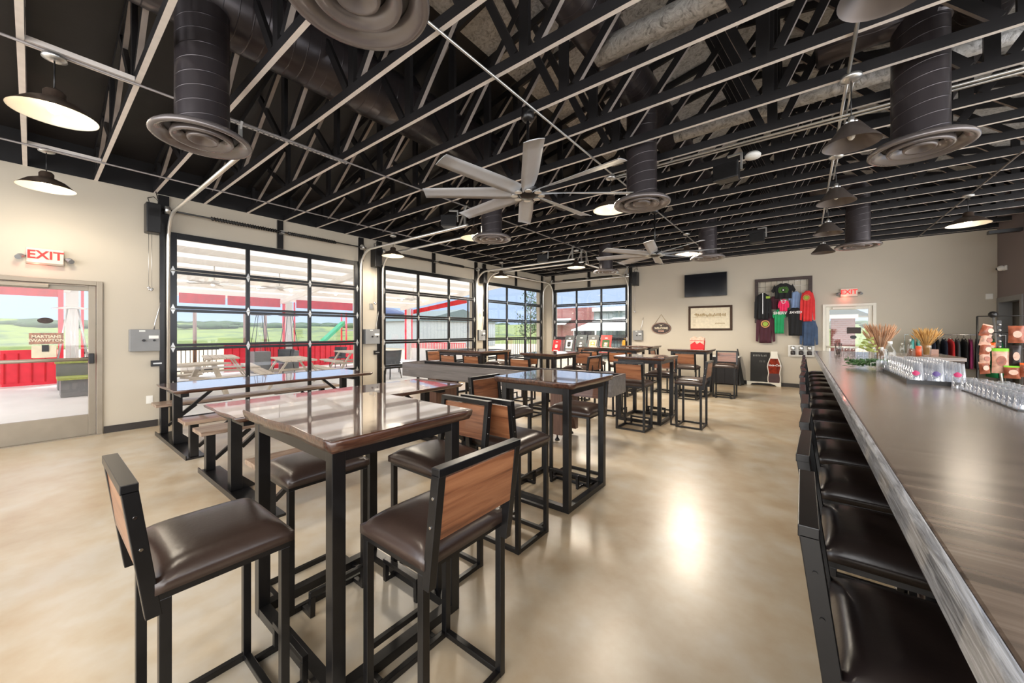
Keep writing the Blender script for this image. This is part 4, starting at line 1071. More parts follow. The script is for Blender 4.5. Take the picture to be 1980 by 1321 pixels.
ring(s1, .0, -.33, .075, .1, 'print_gold'); ring(s1, .0, -.33, 0, .06, 'print_lime')
s1 = sh(1475.5, 566, .40, .73, 'cloth_black', 'black zipped hooded jacket at the left of the wall display', .15, long=True, name='hooded_jacket'); MB().box(-.006, .006, -.05, -.045, -.58, -.02).build('zip', 'galv', s1); MB().box(.07, .16, -.05, -.046, -.17, -.11).build('chest_print', 'print_lime', s1)
s1 = sh(1564, 615, .375, .71, 'cloth_denim', 'blue grey long sleeved shirt at the lower right of the wall display', .09, long=True, name='long_sleeve_shirt')
s1 = sh(1497, 572, .3, .36, 'cloth_maroon', 'dark maroon T-shirt half hidden behind the small pink shirt', .10)
s1 = sh(1538, 562, .3, .48, 'cloth_blue', 'light blue T-shirt on the wall display, beside the red hooded shirt', .10)
s1 = sh(1515, 547, .52, .42, 'cloth_black', 'black T-shirt with round green print at the top of the wall display', .17); ring(s1, 0, -.2, .05, .06, 'print_green', -.052); ring(s1, 0, -.2, .075, .085, 'print_green', -.052, arc=(-70, 250)); ring(s1, 0, -.2, 0, .02, 'print_white', -.052); ring(s1, 0, -.2, .1, .108, 'print_green', -.05, arc=(-50, 60)); ring(s1, 0, -.2, .1, .108, 'print_green', -.05, arc=(130, 230))
s1 = sh(1507, 597, .3, .66, 'cloth_green', 'green T-shirt with white lettering on the wall display', .12); text_mesh('SHERV', .1, 'print', 'print_white', s1, FAR(.02, -.12, -.052))
s1 = sh(1538, 594, .42, .74, 'cloth_black', 'black T-shirt with white lettering at the lower middle of the wall display', .15); text_mesh('SAVED', .085, 'print', 'print_white', s1, FAR(0, -.14, -.052), .002, .3)
s1 = sh(1561.5, 561, .31, .8, 'cloth_red', 'red hooded sweatshirt at the upper right of the wall display', .17, long=True, name='hooded_sweatshirt'); ring(s1, -.02, -.2, .06, .075, 'print_gold', -.053); ring(s1, -.02, -.2, 0, .05, 'print_lime', -.053)
s1 = sh(1515.5, 578, .25, .33, 'cloth_pink', 'small pink baby bodysuit in the middle of the wall display', .22, sl=.14, name='baby_bodysuit'); ring(s1, 0, -.09, .03, .042, 'print_white', -.05); MB().box(-.06, .06, -.05, -.047, -.065, -.045).build('lettering', 'print_white', s1)
# coke stand, chalkboards, cabinet
t = thing('bottle_sign', 'upright cola bottle shaped sign with white script on a low white stand', 'sign', (-.6, YF-.12, 0))
prof = [(.03, .93), (.055, .93), (.06, .80), (.085, .74), (.125, .62), (.14, .52), (.12, .40), (.115, .34), (.13, .24), (.13, .16), (.12, .10)]
def bshape(g, y0, y1, mat, name, zc=(0, 9), par=None):
    pr = [(x+g, z) for x, z in prof if zc[0] <= z <= zc[1]]
    return MB().prism([(x, y0, z) for x, z in pr]+[(-x, y0, z) for x, z in pr[::-1]], (0, y1-y0, 0)).build(name, mat, par or t)
bshape(.018, 0, .02, 'white_sign', 'backing'); bshape(-.004, -.006, 0, 'coke_liquid', 'bottle_body', (0, .79)); bshape(-.006, -.007, -.001, 'coke_dark', 'bottle_base', (.1, .34)); bshape(-.04, -.009, -.007, 'coke_dark', 'bottle_shadow', (.1, .34)) if False else None
text_mesh('Coca-Cola', .072, 'lettering', 'print_white', t, FAR(0, .565, -.01), .002, .35)
f = MB(); f.prism([(-.62, -.01, .1), (.15, -.01, .1), (.15, -.01, 0), (.06, -.01, 0), (.02, -.01, .035), (-.08, -.01, .07), (-.38, -.01, .07), (-.5, -.01, .05), (-.54, -.01, 0), (-.62, -.01, 0)], (0, .06, 0)); f.build('stand', 'white_sign', t)
t = thing('menu_board', 'black chalk menu board standing against the far wall beside the bottle sign', 'board', (-1.14, YF-.1, .1))
MB().prism([(0, 0, 0), (.44, 0, 0), (.44, .07, .8), (0, .07, .8)], (0, .02, 0)).build('board', 'chalk', t)
f = MB(); rnd = random.Random(5)
for i in range(9): x = .06+.036*i; f.box(x, x+.014, .06, .063, .68, .72+rnd.uniform(-.01, .02))
for i in range(4): f.box(.22+.035*i, .226+.035*i, .046, .049, .5, .58)
f.build('chalk_writing', 'chalk_line', t)
t = thing('folded_easel', 'black A-frame board leaning at the end of the low cabinet', 'board', (-1.3, YF-.32, 0))
MB().prism([(0, 0, 0), (.04, 0, 0), (-.13, .2, .98), (-.16, .2, .98)], (0, .03, 0)).prism([(-.05, -.25, 0), (-.01, -.25, 0), (-.13, .15, .9), (-.16, .15, .9)], (0, .03, 0)).build('frame', 'chalk', t)
MB().prism([(-.04, -.22, .05), (.03, .0, .05), (-.13, .19, .9), (-.15, .14, .88)], (.012, 0, 0)).build('panel', 'chalk', t)
t = thing('low_cabinet', 'dark low cabinet with pale top against the far wall, right of the red box table', 'cabinet', (-2.0, YF-.55, 0))
MB().box(0, .62, 0, .5, .03, .76).build('carcass', 'bag_dark', t); MB().box(-.02, .64, -.02, .5, .76, .79).build('top', 'white_plastic', t)
for q in (0, 1): d_ = MB().box(.01+.305*q, .305+.305*q, -.015, 0, .06, .74).build('cabinet_door', 'black_paint', t); MB().cyl((.27+.08*q, -.03, .45), (.27+.08*q, -.03, .6), .006, n=8).build('handle', 'galv', d_)
M['bag_dark'].name = 'bag_dark'
# red box on far table
t = thing('party_hamper', 'red and white patterned cardboard hamper on the far high table', 'box', (-1.95, 9.62, 1.06))
MB().prism([(-.14, -.06, 0), (.14, -.06, 0), (.15, -.06, .2), (-.15, -.06, .2)], (0, .14, 0)).build('box_body', 'red_bright', t, bevel=.004)
MB().prism([(-.15, -.058, .2), (.15, -.058, .2), (.15, -.058, .25), (.06, -.058, .29), (0, -.058, .25), (-.08, -.058, .29), (-.15, -.058, .24)], (0, .13, 0)).build('lid_band', 'bag_pink', t)
f = MB(); f.prism([(-.145, -.064, .1), (-.05, -.064, .17), (.0, -.064, .11), (.06, -.064, .16), (.145, -.064, .1), (.145, -.064, .19), (-.145, -.064, .19)], (0, .003, 0)); f.build('print', 'bag_pink', t)
# cup rack at the wall by the bar end
t = thing('wall_cup_shelf', 'white wall shelf with jars hung beside the far end of the bar', 'shelf', (-.28, YF-.13, .86))
MB().box(-.02, .52, .1, .12, -.05, .25).box(-.02, .52, 0, .1, -.01, .0).build('shelf_board', 'white_plastic', t)
for q in range(3):
    for z in (0, .125):
        j = MB(); j.lathe([(0, .0), (.045, 0), (.05, .02), (.05, .09), (.035, .105), (0, .105)], (.08+.17*q, .05, z), 16); j.build('jar', 'galv' if z else 'bag_dark', t)
# posters on the low table in front of door 4
t = thing('low_table', 'dark low table carrying the row of posters before the far garage door', 'table', (-5.75, 11.55, 0))
MB().box(-.95, .95, -.3, .3, .72, .77).build('table_top', 'dark_wood', t, bevel=.004)
for sx in (-1, 1):
    for sy in (-1, 1): MB().box(sx*.88-.02, sx*.88+.02, sy*.25-.02, sy*.25+.02, 0, .72).build('leg', 'steel_black', t)
def poster(x, w, h, label, frame, art, extra=None, tilt=.16, y=11.42):
    t = thing('poster_board', label, 'poster', (x, y, .77))
    o = MB().prism([(-w/2, 0, .003), (w/2, 0, .003), (w/2, tilt, h), (-w/2, tilt, h)], (0, .015, .0)).build('board', frame, t)
    def q(a, b, c, d, m, nm='print', off=.002):
        f_ = lambda z: tilt*z/h-off
        MB().prism([(a, f_(c), c), (b, f_(c), c), (b, f_(d), d), (a, f_(d), d)], (0, .001, 0)).build(nm, m, t)
    q(-w*.33, w*.33, h*.2, h*.72, art); q(-w*.3, w*.3, h*.06, h*.12, 'print_white', 'lettering'); q(-w*.12, w*.12, h*.8, h*.86, 'print_white', 'lettering')
    if extra: q(-w*.18, w*.18, h*.36, h*.6, extra, 'emblem', .004)
    f2 = MB(); 
    for zc, r_ in ((.52, .12), (.36, .16)):
        f2.prism([(w*r_*cos(2*pi*i/10), tilt*(zc+.06*sin(2*pi*i/10))-.007, h*(zc+.06*sin(2*pi*i/10))) for i in range(10)], (0, .001, 0))
    f2.build('drawing', 'chalk' if art in ('print_white', 'poster_art') else 'print_white', t)
for x, w, h, lab, fr_, ar, ex in ((-6.42, .36, .56, 'grey poster with white figure, leftmost of the four posters on the low table', 'poster_grey', 'print_white', 'poster_grey'),
    (-5.97, .4, .58, 'dark teal poster with pale lettering, second from left on the low table', 'poster_teal', 'poster_grey', None),
    (-5.53, .4, .58, 'grey poster with beige and yellow picture, third from left on the low table', 'poster_grey', 'bag_pink', 'yellow_toy'),
    (-5.07, .38, .58, 'red bordered poster with green picture, rightmost on the low table', 'poster_red', 'leaf', 'poster_art')):
    poster(x, w, h, lab, fr_, ar, ex)
poster(-6.85, .3, .4, 'small bright red poster at the left end of the poster row', 'red_bright', 'red_print', 'bag_pink', .12, 11.3)
# clothes rail
t = thing('clothes_rail', 'chrome clothes rail against the far wall behind the bar', 'clothes rail', (2.4, 11.85, 0))
f = MB(); f.tube([(-.62, 0, 0), (-.62, 0, 1.4), (.78, 0, 1.4), (.78, 0, 0)], .013, 8); f.build('rail_frame', 'chrome', t); MB().tube([(-.62, -.25, .02), (-.62, .25, .02)], .013, 8).tube([(.78, -.25, .02), (.78, .25, .02)], .013, 8).build('foot', 'chrome', t)
cl = [('cloth_teal', 'teal'), ('cloth_teal', 'pale teal'), ('cloth_grey', 'grey'), ('cloth_navy', 'navy blue'), ('cloth_black', 'black'), ('cloth_navy', 'dark blue'), ('cloth_red', 'red'), ('cloth_grey', 'dark grey'), ('cloth_black', 'black'), ('cloth_magenta', 'magenta'), ('cloth_black', 'black'), ('cloth_black', 'black'), ('cloth_green', 'green'), ('cloth_green', 'bright green')]
names = ['first', 'second', 'third', 'fourth', 'fifth', 'sixth', 'seventh', 'eighth', 'ninth', 'tenth', 'eleventh', 'twelfth', 'thirteenth', 'last']
for i, (mt, cn_) in enumerate(cl):
    x = 1.9+.092*i; L_ = .62 if i < 11 else (.66 if i < 12 else .78)
    t = thing('hanging_shirt', '%s shirt on a hanger, %s from the left on the clothes rail' % (cn_, names[i]), 'shirt', (x, 11.85, 1.4), R(random.uniform(-12, 12)))
    h_ = MB(); h_.tube([(0, 0, -.0), (0, .01, .02), (0, .0, -.05), (0, -.19, -.12), (0, .19, -.12), (0, 0, -.05)], .004, 5); h_.build('hanger', 'chrome', t)
    b_ = MB(); g = {}; nz = 8; nn = 12
    rows = []
    for j in range(nz+1):
        v = j/nz; wy = .09+.14*min(1, v*5)**.6; wx = .024+.012*v
        rows.append(b_.addv([(wx*cos(2*pi*q/nn)*(1+.25*sin(q*2.3+v*3)), wy*sin(2*pi*q/nn), -.07-v*L_-(.05*abs(sin(2*pi*q/nn)) if j == 0 else 0)) for q in range(nn)]))
    for a_, c_ in zip(rows, rows[1:]):
        for q in range(nn): b_.face([a_+q, c_+q, c_+(q+1)%nn, a_+(q+1)%nn], 0, True)
    b_.face([rows[0]+q for q in range(nn)]); b_.face([rows[-1]+q for q in range(nn)][::-1])
    b_.build('cloth', mt, t)
o = MB().box(0, .5, 0, .4, 0, .95).build('dark_counter', 'black_paint', None, (1.25, 11.2, 0)); tag(o, 'black counter cabinet between the far exit door and the clothes rail', 'cabinet')
# snack rack
t = thing('snack_rack', 'black wire rack of hanging snack bags at the right edge behind the bar', 'snack rack', (2.6, 9.6, 0))
f = MB()
for x in (-.32, .35): f.cyl((x, 0, 0), (x, 0, 1.72), .012, n=8)
f.cyl((-.32, -.2, .02), (-.32, .2, .02), .012, n=8); f.cyl((.35, -.2, .02), (.35, .2, .02), .012, n=8)
for z in (.5, .85, 1.2, 1.45, 1.72): f.cyl((-.32, 0, z), (.35, 0, z), .007, n=6)
f.build('rack_frame', 'steel_black', t)
def bag(x, z, w, h, mat, band, label, y=9.52, rz=0, rot=0):
    t = thing('snack_bag', label, 'snack bag', (x, y, z), R(rz)); b = MB(); n = 8; g = {}; gb = {}
    for i in range(n+1):
        for j in range(n+1):
            u = i/n*2-1; v = j/n; d = .045*(1-u**4)*max(0, sin(pi*v))**.6
            xx = u*w/2*(1-.04*sin(pi*v)); ca, sa = cos(R(rot)), sin(R(rot)); X_, Z_ = xx, (v-1)*h
            X_, Z_ = X_*ca-Z_*sa, X_*sa+Z_*ca
            g[i,j] = b.addv([(X_, -d-.001, Z_)]); gb[i,j] = b.addv([(X_, d+.001, Z_)])
    for i in range(n):
        for j in range(n):
            mi = 1 if j == n-1 else 0
            b.face([g[i,j], g[i+1,j], g[i+1,j+1], g[i,j+1]], mi, True); b.face([gb[i,j], gb[i,j+1], gb[i+1,j+1], gb[i+1,j]], mi, True)
    b.build('bag_body', [mat, band], t)
    p = MB(); p.prism([(w*.28*cos(2*pi*i/14), -.05, -h*.5+h*.2*sin(2*pi*i/14)) for i in range(14)], (0, .003, 0)); p.build('label_print', 'bag_pink' if mat != 'bag_pink' else 'bag_brown', t)
bag(2.655, 1.56, .16, .27, 'bag_brown', 'bag_brown', 'brown and pink snack bag hanging highest at the right edge')
bag(2.50, 1.20, .18, .4, 'bag_pink', 'bag_green', 'white snack bag with green top band, in front on the snack rack')
bag(2.645, 1.25, .12, .34, 'bag_dark', 'bag_dark', 'black spotted snack bag beside the green topped one on the snack rack')
bag(2.60, .93, .17, .2, 'bag_brown', 'bag_green', 'brown snack bag with green top band low on the snack rack', 9.46)
bag(2.73, .98, .12, .22, 'bag_brown', 'bag_orange', 'brown snack bag with orange top band low at the right edge', 9.45)
bag(2.43, 1.29, .11, .14, 'bag_orange', 'bag_orange', 'small orange snack bag behind the green topped one', 9.64)
for i in range(5):
    bag(2.37-.012*i, 1.58-.15*i, .13, .2, 'bag_pink' if i % 2 else 'bag_brown', 'bag_pink', ['pink and brown snack packet, topmost of the strip left of the snack rack', 'pale snack packet, second from the top of the strip left of the snack rack', 'brown snack packet, middle of the strip left of the snack rack', 'pale snack packet, second from the bottom of the strip left of the snack rack', 'brown snack packet, lowest of the strip left of the snack rack'][i], 9.5, 20, -18+6*i)
t = thing('display_strip', 'black clip strip with dangling beads on the snack rack', 'clip strip', (2.50, 9.66, .9))
MB().box(0, .05, 0, .01, 0, .75).build('strip', 'black_plastic', t); q_ = MB()
for i in range(8): q_.ball((.025, -.01, .05+.09*i), .02, 5)
q_.build('beads', 'galv', t)
t = thing('mop_handle', 'tall grey pole leaning by the grey door behind the snack rack', 'pole', (2.85, 10.6, 0))
MB().tube([(0, 0, 0), (-.1, .2, 1.75)], .018, 10).build('shaft', 'galv', t); MB().ball((-.1, .2, 1.78), .06, 6).build('head', 'black_plastic', t)
# ------------------------------------------------------------------ outdoors
PX = -16.6
struct(MB().box(PX-.3, XL-.2, -9, 12.6, -.12, -.01), 'floor_patio', 'patio_slab')
struct(MB().box(-60, PX-.3, -60, 60, -.2, -.06).box(PX-.3, -8.3, 12.6, 60, -.2, -.06).box(-8.3, 30, YF+.3, 60, -.2, -.06), 'floor_yard', 'gravel')
# rolling field beyond
mb = MB(); g = {}; nx, ny = 60, 60
for i in range(nx+1):
    for j in range(ny+1):
        a = R(75+170*i/nx); r = 38*(9**(j/ny)); x, y = r*cos(a), r*sin(a)
        z = -.1+max(0, r-45)*.030+1.2*sin(x*.03+1)*cos(y*.027)*min(1, (r-38)/60)+.4*sin(x*.11)*sin(y*.09)*min(1, (r-38)/40)
        if r > 180: z -= (r-180)*.02
        g[i,j] = mb.addv([(x, y, z)])
for i in range(nx):
    for j in range(ny): mb.face([g[i,j], g[i,j+1], g[i+1,j+1], g[i+1,j]], 0, True)
o = mb.build('field', 'field_grass'); tag(o, 'rolling green and yellow meadow beyond the patio', 'field', kind='structure')
rnd = random.Random(9); mb = MB()
for i in range(420):
    a = R(rnd.uniform(82, 235)); r = rnd.uniform(130, 240); x, y = r*cos(a), r*sin(a)
    s = rnd.uniform(.6, 2.0); mb.ball((x, y, (min(r, 180)-45)*.030-max(0, r-180)*-.01+.2), s, 4, sc=(2.2, 2.2, .7))
o = mb.build('distant_brush', 'bush'); tag(o, 'distant line of low green brush and trees on the horizon', 'brush', kind='stuff')
# patio roof
t = thing('patio_roof', 'white ribbed patio roof over the terrace outside the garage doors', 'roof', (0, 0, 0))
mb = MB(); n = 46
za, zb = 3.75, 2.85
def rz_(x): return zb+(za-zb)*(x-PX)/(XL-.2-PX)
k = mb.addv([(PX-.2, -9, rz_(PX-.2)), (XL-.2, -9, za), (XL-.2, 12.6, za), (PX-.2, 12.6, rz_(PX-.2)), (PX-.2, -9, rz_(PX-.2)+.1), (XL-.2, -9, za+.1), (XL-.2, 12.6, za+.1), (PX-.2, 12.6, rz_(PX-.2)+.1)])
for q in ([0,3,2,1],[4,5,6,7],[0,1,5,4],[1,2,6,5],[2,3,7,6],[3,0,4,7]): mb.face([k+i for i in q])
mb.build('roof_panel', 'patio_roof', t)
for i in range(9):
    x = PX+.5+i*.98
    MB().box(x-.05, x+.05, -9, 12.55, rz_(x)-.14, rz_(x)-.004).build('purlin', 'patio_roof', t)
for y in (-4.6, .62, 6.2, 11.9):
    MB().bar((PX, y, rz_(PX)-.2), (XL-.2, y, za-.2), .12, .16).build('rafter', 'patio_roof', t)
MB().box(PX-.26, PX-.2, -9, 12.6, 2.7, 2.98).build('fascia', 'patio_roof', t)
# posts
for y, w in ((.72, 'grey and red patio post seen through the left exit door'), (6.45, 'white and red patio post seen through the nearest garage door'), (12.3, 'white and red corner post of the patio seen through the second garage door')):
    t = thing('patio_post', w, 'post', (PX, y, 0)); MB().box(-.1, .1, -.12, .12, 0, 2.66).build('post_core', 'post_white', t); MB().box(.1, .12, -.26, -.16, 0, 2.66).box(.1, .12, .16, .22, 0, 2.66).build('red_trim', 'red_metal', t)
# valances
def valance(y0, y1, label):
    t = thing('valance', label, 'valance', (PX+.02, y0, 2.44)); mb = MB(); n = int((y1-y0)/.06)
    for (za_, zb_) in ((0, .34),):
        k0 = [mb.addv([(.012*sin(i*1.3), (y1-y0)*i/n, z), ]) for i in range(n+1) for z in (za_, zb_)]
        k1 = [mb.addv([(.012*sin(i*1.3)-.01, (y1-y0)*i/n, z), ]) for i in range(n+1) for z in (za_, zb_)]
        for i in range(n):
            mb.face([k0[2*i], k0[2*i+2], k0[2*i+3], k0[2*i+1]], 0, True); mb.face([k1[2*i], k1[2*i+1], k1[2*i+3], k1[2*i+2]], 0, True)
    mb.build('cloth', 'red_cloth', t)
valance(-9, .5, 'red cloth valance at the roof edge seen through the left exit door'); valance(3.05, 4.33, 'red cloth valance, left length seen through the nearest garage door'); valance(4.4, 6.15, 'red cloth valance, middle length seen through the nearest garage door')
valance(6.75, 9.2, 'red cloth valance, right length seen through the nearest garage door')
t = thing('valance', 'red cloth valance on the end of the patio roof, seen through the second garage door', 'valance', (PX+.2, 12.5, 0)); mb = MB()
for i in range(66):
    a0, a1 = i/66, (i+1)/66; mb.prism([(4*a0, .01*sin(i), 2.4+.4*a0), (4*a1, .01*sin(i+1), 2.4+.4*a1), (4*a1, .01*sin(i+1), 2.62+.42*a1), (4*a0, .01*sin(i), 2.62+.42*a0)], (0, .01, 0))
mb.build('cloth', 'red_cloth', t); MB().box(4.02, 4.08, 0, .05, 0, 2.95).build('valance_pole', 'dark_iron', t)
# red fence
def redfence(p, q, label, legs=True):
    t = thing('red_fence', label, 'fence', p); d = Vector(q)-Vector(p); L_ = d.length; a = math.atan2(d.y, d.x); t.rotation_euler = (0, 0, a)
    mb = MB(); mb.box(0, L_, -.02, .02, .08, .88)
    n = int(L_/.22)
    for i in range(n): mb.box(L_*i/n, L_*i/n+.025, .02, .035, .08, .88, 1); mb.box(L_*i/n, L_*i/n+.025, -.035, -.02, .08, .88, 1)
    mb.build('panel', ['red_metal', 'red_cloth'], t); MB().box(0, L_, -.03, .04, .88, .97).box(0, L_, -.03, .04, 0, .08).build('rail', 'red_metal', t)
redfence((PX, -9, 0), (PX, .45, 0), 'red metal fence panel seen low through the left exit door'); redfence((PX, 4.3, 0), (PX, 9.3, 0), 'red metal fence at the edge of the patio behind the picnic tables')
t = thing('red_fence', 'red panelled fence band on the end of the patio seen through the second garage door', 'fence', (PX+.2, 12.4, 0)); MB().box(0, 4.0, -.02, .02, .6, .93).build('panel', 'red_metal', t)
f = MB()
for i in range(34): f.box(.12*i, .12*i+.05, -.035, -.02, .6, .9)
f.build('slat', 'post_white', t)['kind'] = 'stuff'; MB().box(0, 4, -.03, .03, .93, .98).box(0, 4, -.03, .03, .0, .6).build('rail', 'post_white', t)  # white lower panel stands in for the glare under the red band
t = thing('iron_fence', 'black iron picket fence seen at the left of the nearest garage door', 'fence', (PX, .95, 0)); mb = MB()
for i in range(27): mb.cyl((0, .12*i, 0), (0, .12*i, .95), .012, n=6)
mb.build('picket', 'dark_iron', t)['kind'] = 'stuff'; MB().box(-.02, .02, 0, 3.2, .82, .86).box(-.02, .02, 0, 3.2, .1, .14).build('rail', 'dark_iron', t)
t = thing('iron_fence', 'long black iron fence in the yard seen through the third garage door', 'fence', (-14, 17.5, 0)); mb = MB()
for i in range(50): mb.cyl((.16*i, 0, 0), (.16*i, 0, 1.15), .014, n=5)
mb.build('picket', 'dark_iron', t)['kind'] = 'stuff'; MB().box(0, 8, -.02, .02, 1.0, 1.04).box(0, 8, -.02, .02, .1, .14).build('rail', 'dark_iron', t)
# posts in the yard (pergola / string light poles)
for i, (x, y, h, w) in enumerate(((-22, 4.6, 2.4, 'leftmost'), (-22, 6.55, 2.4, 'middle'), (-22, 7.45, 2.4, 'right'))):
    o = MB().cyl((0, 0, -.1), (0, 0, h), .07, n=10).build('yard_pole', 'rust_post', None, (x, y, 0)); tag(o, 'rusty brown pole in the yard, %s of three seen through the nearest garage door' % w, 'pole')
# pyramid heaters
def heater(x, y, label, mat='dark_iron', s=1.0):
    t = thing('patio_heater', label, 'patio heater', (x, y, 0))
    MB().box(-.26, .26, -.26, .26, 0, .75).build('base_box', 'grey_box', t, bevel=.01)
    rb = MB()
    for sx in (-1, 1):
        for sy in (-1, 1): rb.cyl((sx*.25, sy*.25, .75), (sx*.09, sy*.09, 2.05), .012, n=6)
    rb.build('frame_rods', mat, t); MB().cyl((0, 0, .75), (0, 0, 2.02), .05, n=14).build('glass_tube', 'thin_glass', t)
    MB().lathe([(0, 2.12), (.12, 2.11), (.36, 2.06), (.36, 2.05), (.1, 2.05), (0, 2.05)], n=4).build('reflector', mat, t)
heater(-14.9, .66, 'silver pyramid patio heater seen through the left exit door', 'galv')
heater(-15.4, 5.05, 'black framed pyramid patio heater seen through the nearest garage door, left one')
heater(-15.4, 6.0, 'black framed pyramid patio heater beside the white and red post')
# picnic tables outside
def wood_picnic(x, y, rz, label):
    t = thing('picnic_bench_table', label, 'picnic table', (x, y, 0), R(rz))
    mb = MB()
    for i in range(5): mb.box(-.37+.15*i, -.23+.15*i, -.9, .9, .71, .75)
    mb.build('table_top', 'picnic_wood', t)
    for s_ in (-1, 1):
        b_ = MB(); b_.box(s_*.72-.14, s_*.72-.005, -.9, .9, .42, .46); b_.box(s_*.72+.005, s_*.72+.14, -.9, .9, .42, .46); b_.build('bench', 'picnic_wood', t)
    for yy in (-.6, .6):
        l = MB(); l.bar((-.68, yy, 0), (-.25, yy, .71), .04, .1, (0, 1, 0)); l.build('leg', 'picnic_wood', t); l = MB(); l.bar((.68, yy, 0), (.25, yy, .71), .04, .1, (0, 1, 0)); l.build('leg', 'picnic_wood', t)
        MB().box(-.8, .8, yy-.06, yy-.021, .36, .42).build('crossbeam', 'picnic_wood', t)
wood_picnic(-13.3, 3.35, 80, 'whitish wooden picnic table on the patio, left one seen through the nearest garage door')
wood_picnic(-10.9, 4.35, 80, 'whitish wooden picnic table on the patio, middle one seen through the nearest garage door')
wood_picnic(-13.0, 7.2, 80, 'whitish wooden table on the patio at the right of the nearest garage door')
wood_picnic(-10.6, 1.9, 20, 'whitish wooden picnic table at the right edge of the left exit door')
# patio chairs
def pchair(x, y, rz, mat, label):
    t = thing('patio_chair', label, 'chair', (x, y, 0), R(rz))
    MB().cushion(-.26, .26, -.26, .26, .36, .44).build('seat', mat, t)
    b = MB(); n = 10; k0 = []; k1 = []
    for i in range(n+1):
        a = R(180+180*i/n); k0.append(b.addv([(.28*cos(a), .28*sin(a), .42), (.32*cos(a), .33*sin(a)-.03, .82)])); k1.append(b.addv([(.25*cos(a), .25*sin(a), .42), (.29*cos(a), .3*sin(a)-.03, .82)]))
    for i in range(n):
        b.face([k0[i], k0[i+1], k0[i+1]+1, k0[i]+1], 0, True); b.face([k1[i], k1[i]+1, k1[i+1]+1, k1[i+1]], 0, True); b.face([k0[i]+1, k0[i+1]+1, k1[i+1]+1, k1[i]+1])
    b.build('backrest', mat, t)
    for sx in (-1, 1):
        for sy in (-1, 1): MB().cyl((sx*.2, sy*.2, .37), (sx*.24, sy*.24, 0), .014, n=6).build('leg', 'dark_iron', t)
pchair(-10.2, 6.9, 100, 'cloth_grey', 'grey tub chair on the patio behind the shuffleboard end, nearer one'); pchair(-11.4, 7.8, 60, 'cloth_grey', 'grey tub chair on the patio behind the shuffleboard end, farther one')
pchair(-14.8, 5.6, 200, 'cloth_grey', 'grey patio chair in front of the red fence left of the white table'); pchair(-15.2, 7.8, 180, 'cloth_grey', 'grey patio chair behind the white table at the right of the nearest garage door')
t = thing('green_bench', 'dark box seat with pale green edges seen through the left exit door', 'bench', (-13.3, .85, 0))
MB().box(-.3, .3, -.45, .55, 0, .38).build('seat_box', 'grey_box', t); MB().box(-.36, .36, -.5, .6, .38, .43).build('seat_top', 'leaf_pale', t); MB().box(-.42, -.3, -.5, .6, .43, .72).build('backrest', 'grey_box', t); MB().box(-.44, -.28, -.52, .62, .72, .77).build('top_rail', 'leaf_pale', t)
t = thing('red_cooler', 'red and white round barrel at the right side of the left exit door view', 'barrel', (-12.3, 1.02, 0)); MB().lathe([(0, 0), (.2, 0), (.22, .4), (.2, .85), (0, .85)], n=20).build('barrel_body', 'white_plastic', t); MB().lathe([(.225, .3), (.226, .5)], n=20).lathe([(.2, .85), (.21, .95), (0, .95)], n=20).build('red_band', 'red_metal', t)
# festoon bulbs under the patio roof
for i, y in enumerate((-1.5, .3, 2.4, 3.4, 4.6, 5.6, 7.2, 8.6, 10.2, 11.4)):
    o = MB().ball((0, 0, 0), .05, 6).build('festoon_bulb', 'lamp_glow', None, (-14.2, y, rz_(-14.2)-.2)); tag(o, 'small lit bulb under the white patio roof', 'bulb', 'festoon bulbs under the patio roof')
# two patio fans
def pfan(x, y, label):
    t = thing('patio_fan', label, 'ceiling fan', (x, y, rz_(x)-.62)); MB().cyl((0, 0, .1), (0, 0, .5), .014, n=8).build('rod', 'post_white', t); MB().lathe([(0, .12), (.1, .1), (.12, .03), (0, 0)], n=20).build('motor', 'post_white', t)
    for k in range(5): b = MB().box(.1, .62, -.06, .06, .03, .04).build('blade', 'post_white', t); b.rotation_euler = (R(8), 0, R(72*k+10))
pfan(-12.2, 2.95, 'white ceiling fan under the patio roof, left one seen through the nearest garage door'); pfan(-12.2, 4.5, 'white ceiling fan under the patio roof, right one seen through the nearest garage door'); pfan(-12.2, 9.3, 'white ceiling fan under the patio roof seen through the second garage door')
# playground slide
t = thing('playground_slide', 'green playground slide with red posts in the yard beyond the patio', 'slide', (-28, 14.2, 0))
MB().prism([(0, -1.6, .2), (0, .4, 2.0), (0, .4, 2.25), (0, -1.6, .45)], (.6, 0, 0)).build('slide_bed', 'slide_green', t)
for y in (.45, 1.5): MB().cyl((0, y, 0), (0, y, 2.9), .06, n=8).cyl((.7, y, 0), (.7, y, 2.9), .06, n=8).build('tower_post', 'red_metal', t)
MB().box(0, .7, .45, 1.5, 1.5, 1.6).build('platform', 'grey_box', t)
# umbrella and kiosk
t = thing('patio_umbrella', 'dark blue patio umbrella edge seen through the second garage door', 'umbrella', (-20.5, 13.2, 0)); MB().lathe([(0, 3.2), (1.6, 2.55), (1.6, 2.5), (0, 3.1)], n=8).build('canopy', 'umbrella_blue', t); MB().cyl((0, 0, 0), (0, 0, 3.1), .03, n=8).build('umbrella_pole', 'dark_iron', t)
t = thing('blue_kiosk', 'round topped light blue panel in the yard seen through the second garage door', 'panel', (-24, 15.2, 0)); MB().prism([(-.0, -.55, 0), (0, .55, 0), (0, .55, 1.3)]+[(0, .55*cos(a), 1.3+.5*sin(a)) for a in [R(20*i) for i in range(1, 9)]]+[(0, -.55, 1.3)], (.1, 0, 0)).build('kiosk_panel', 'kiosk_blue', t)
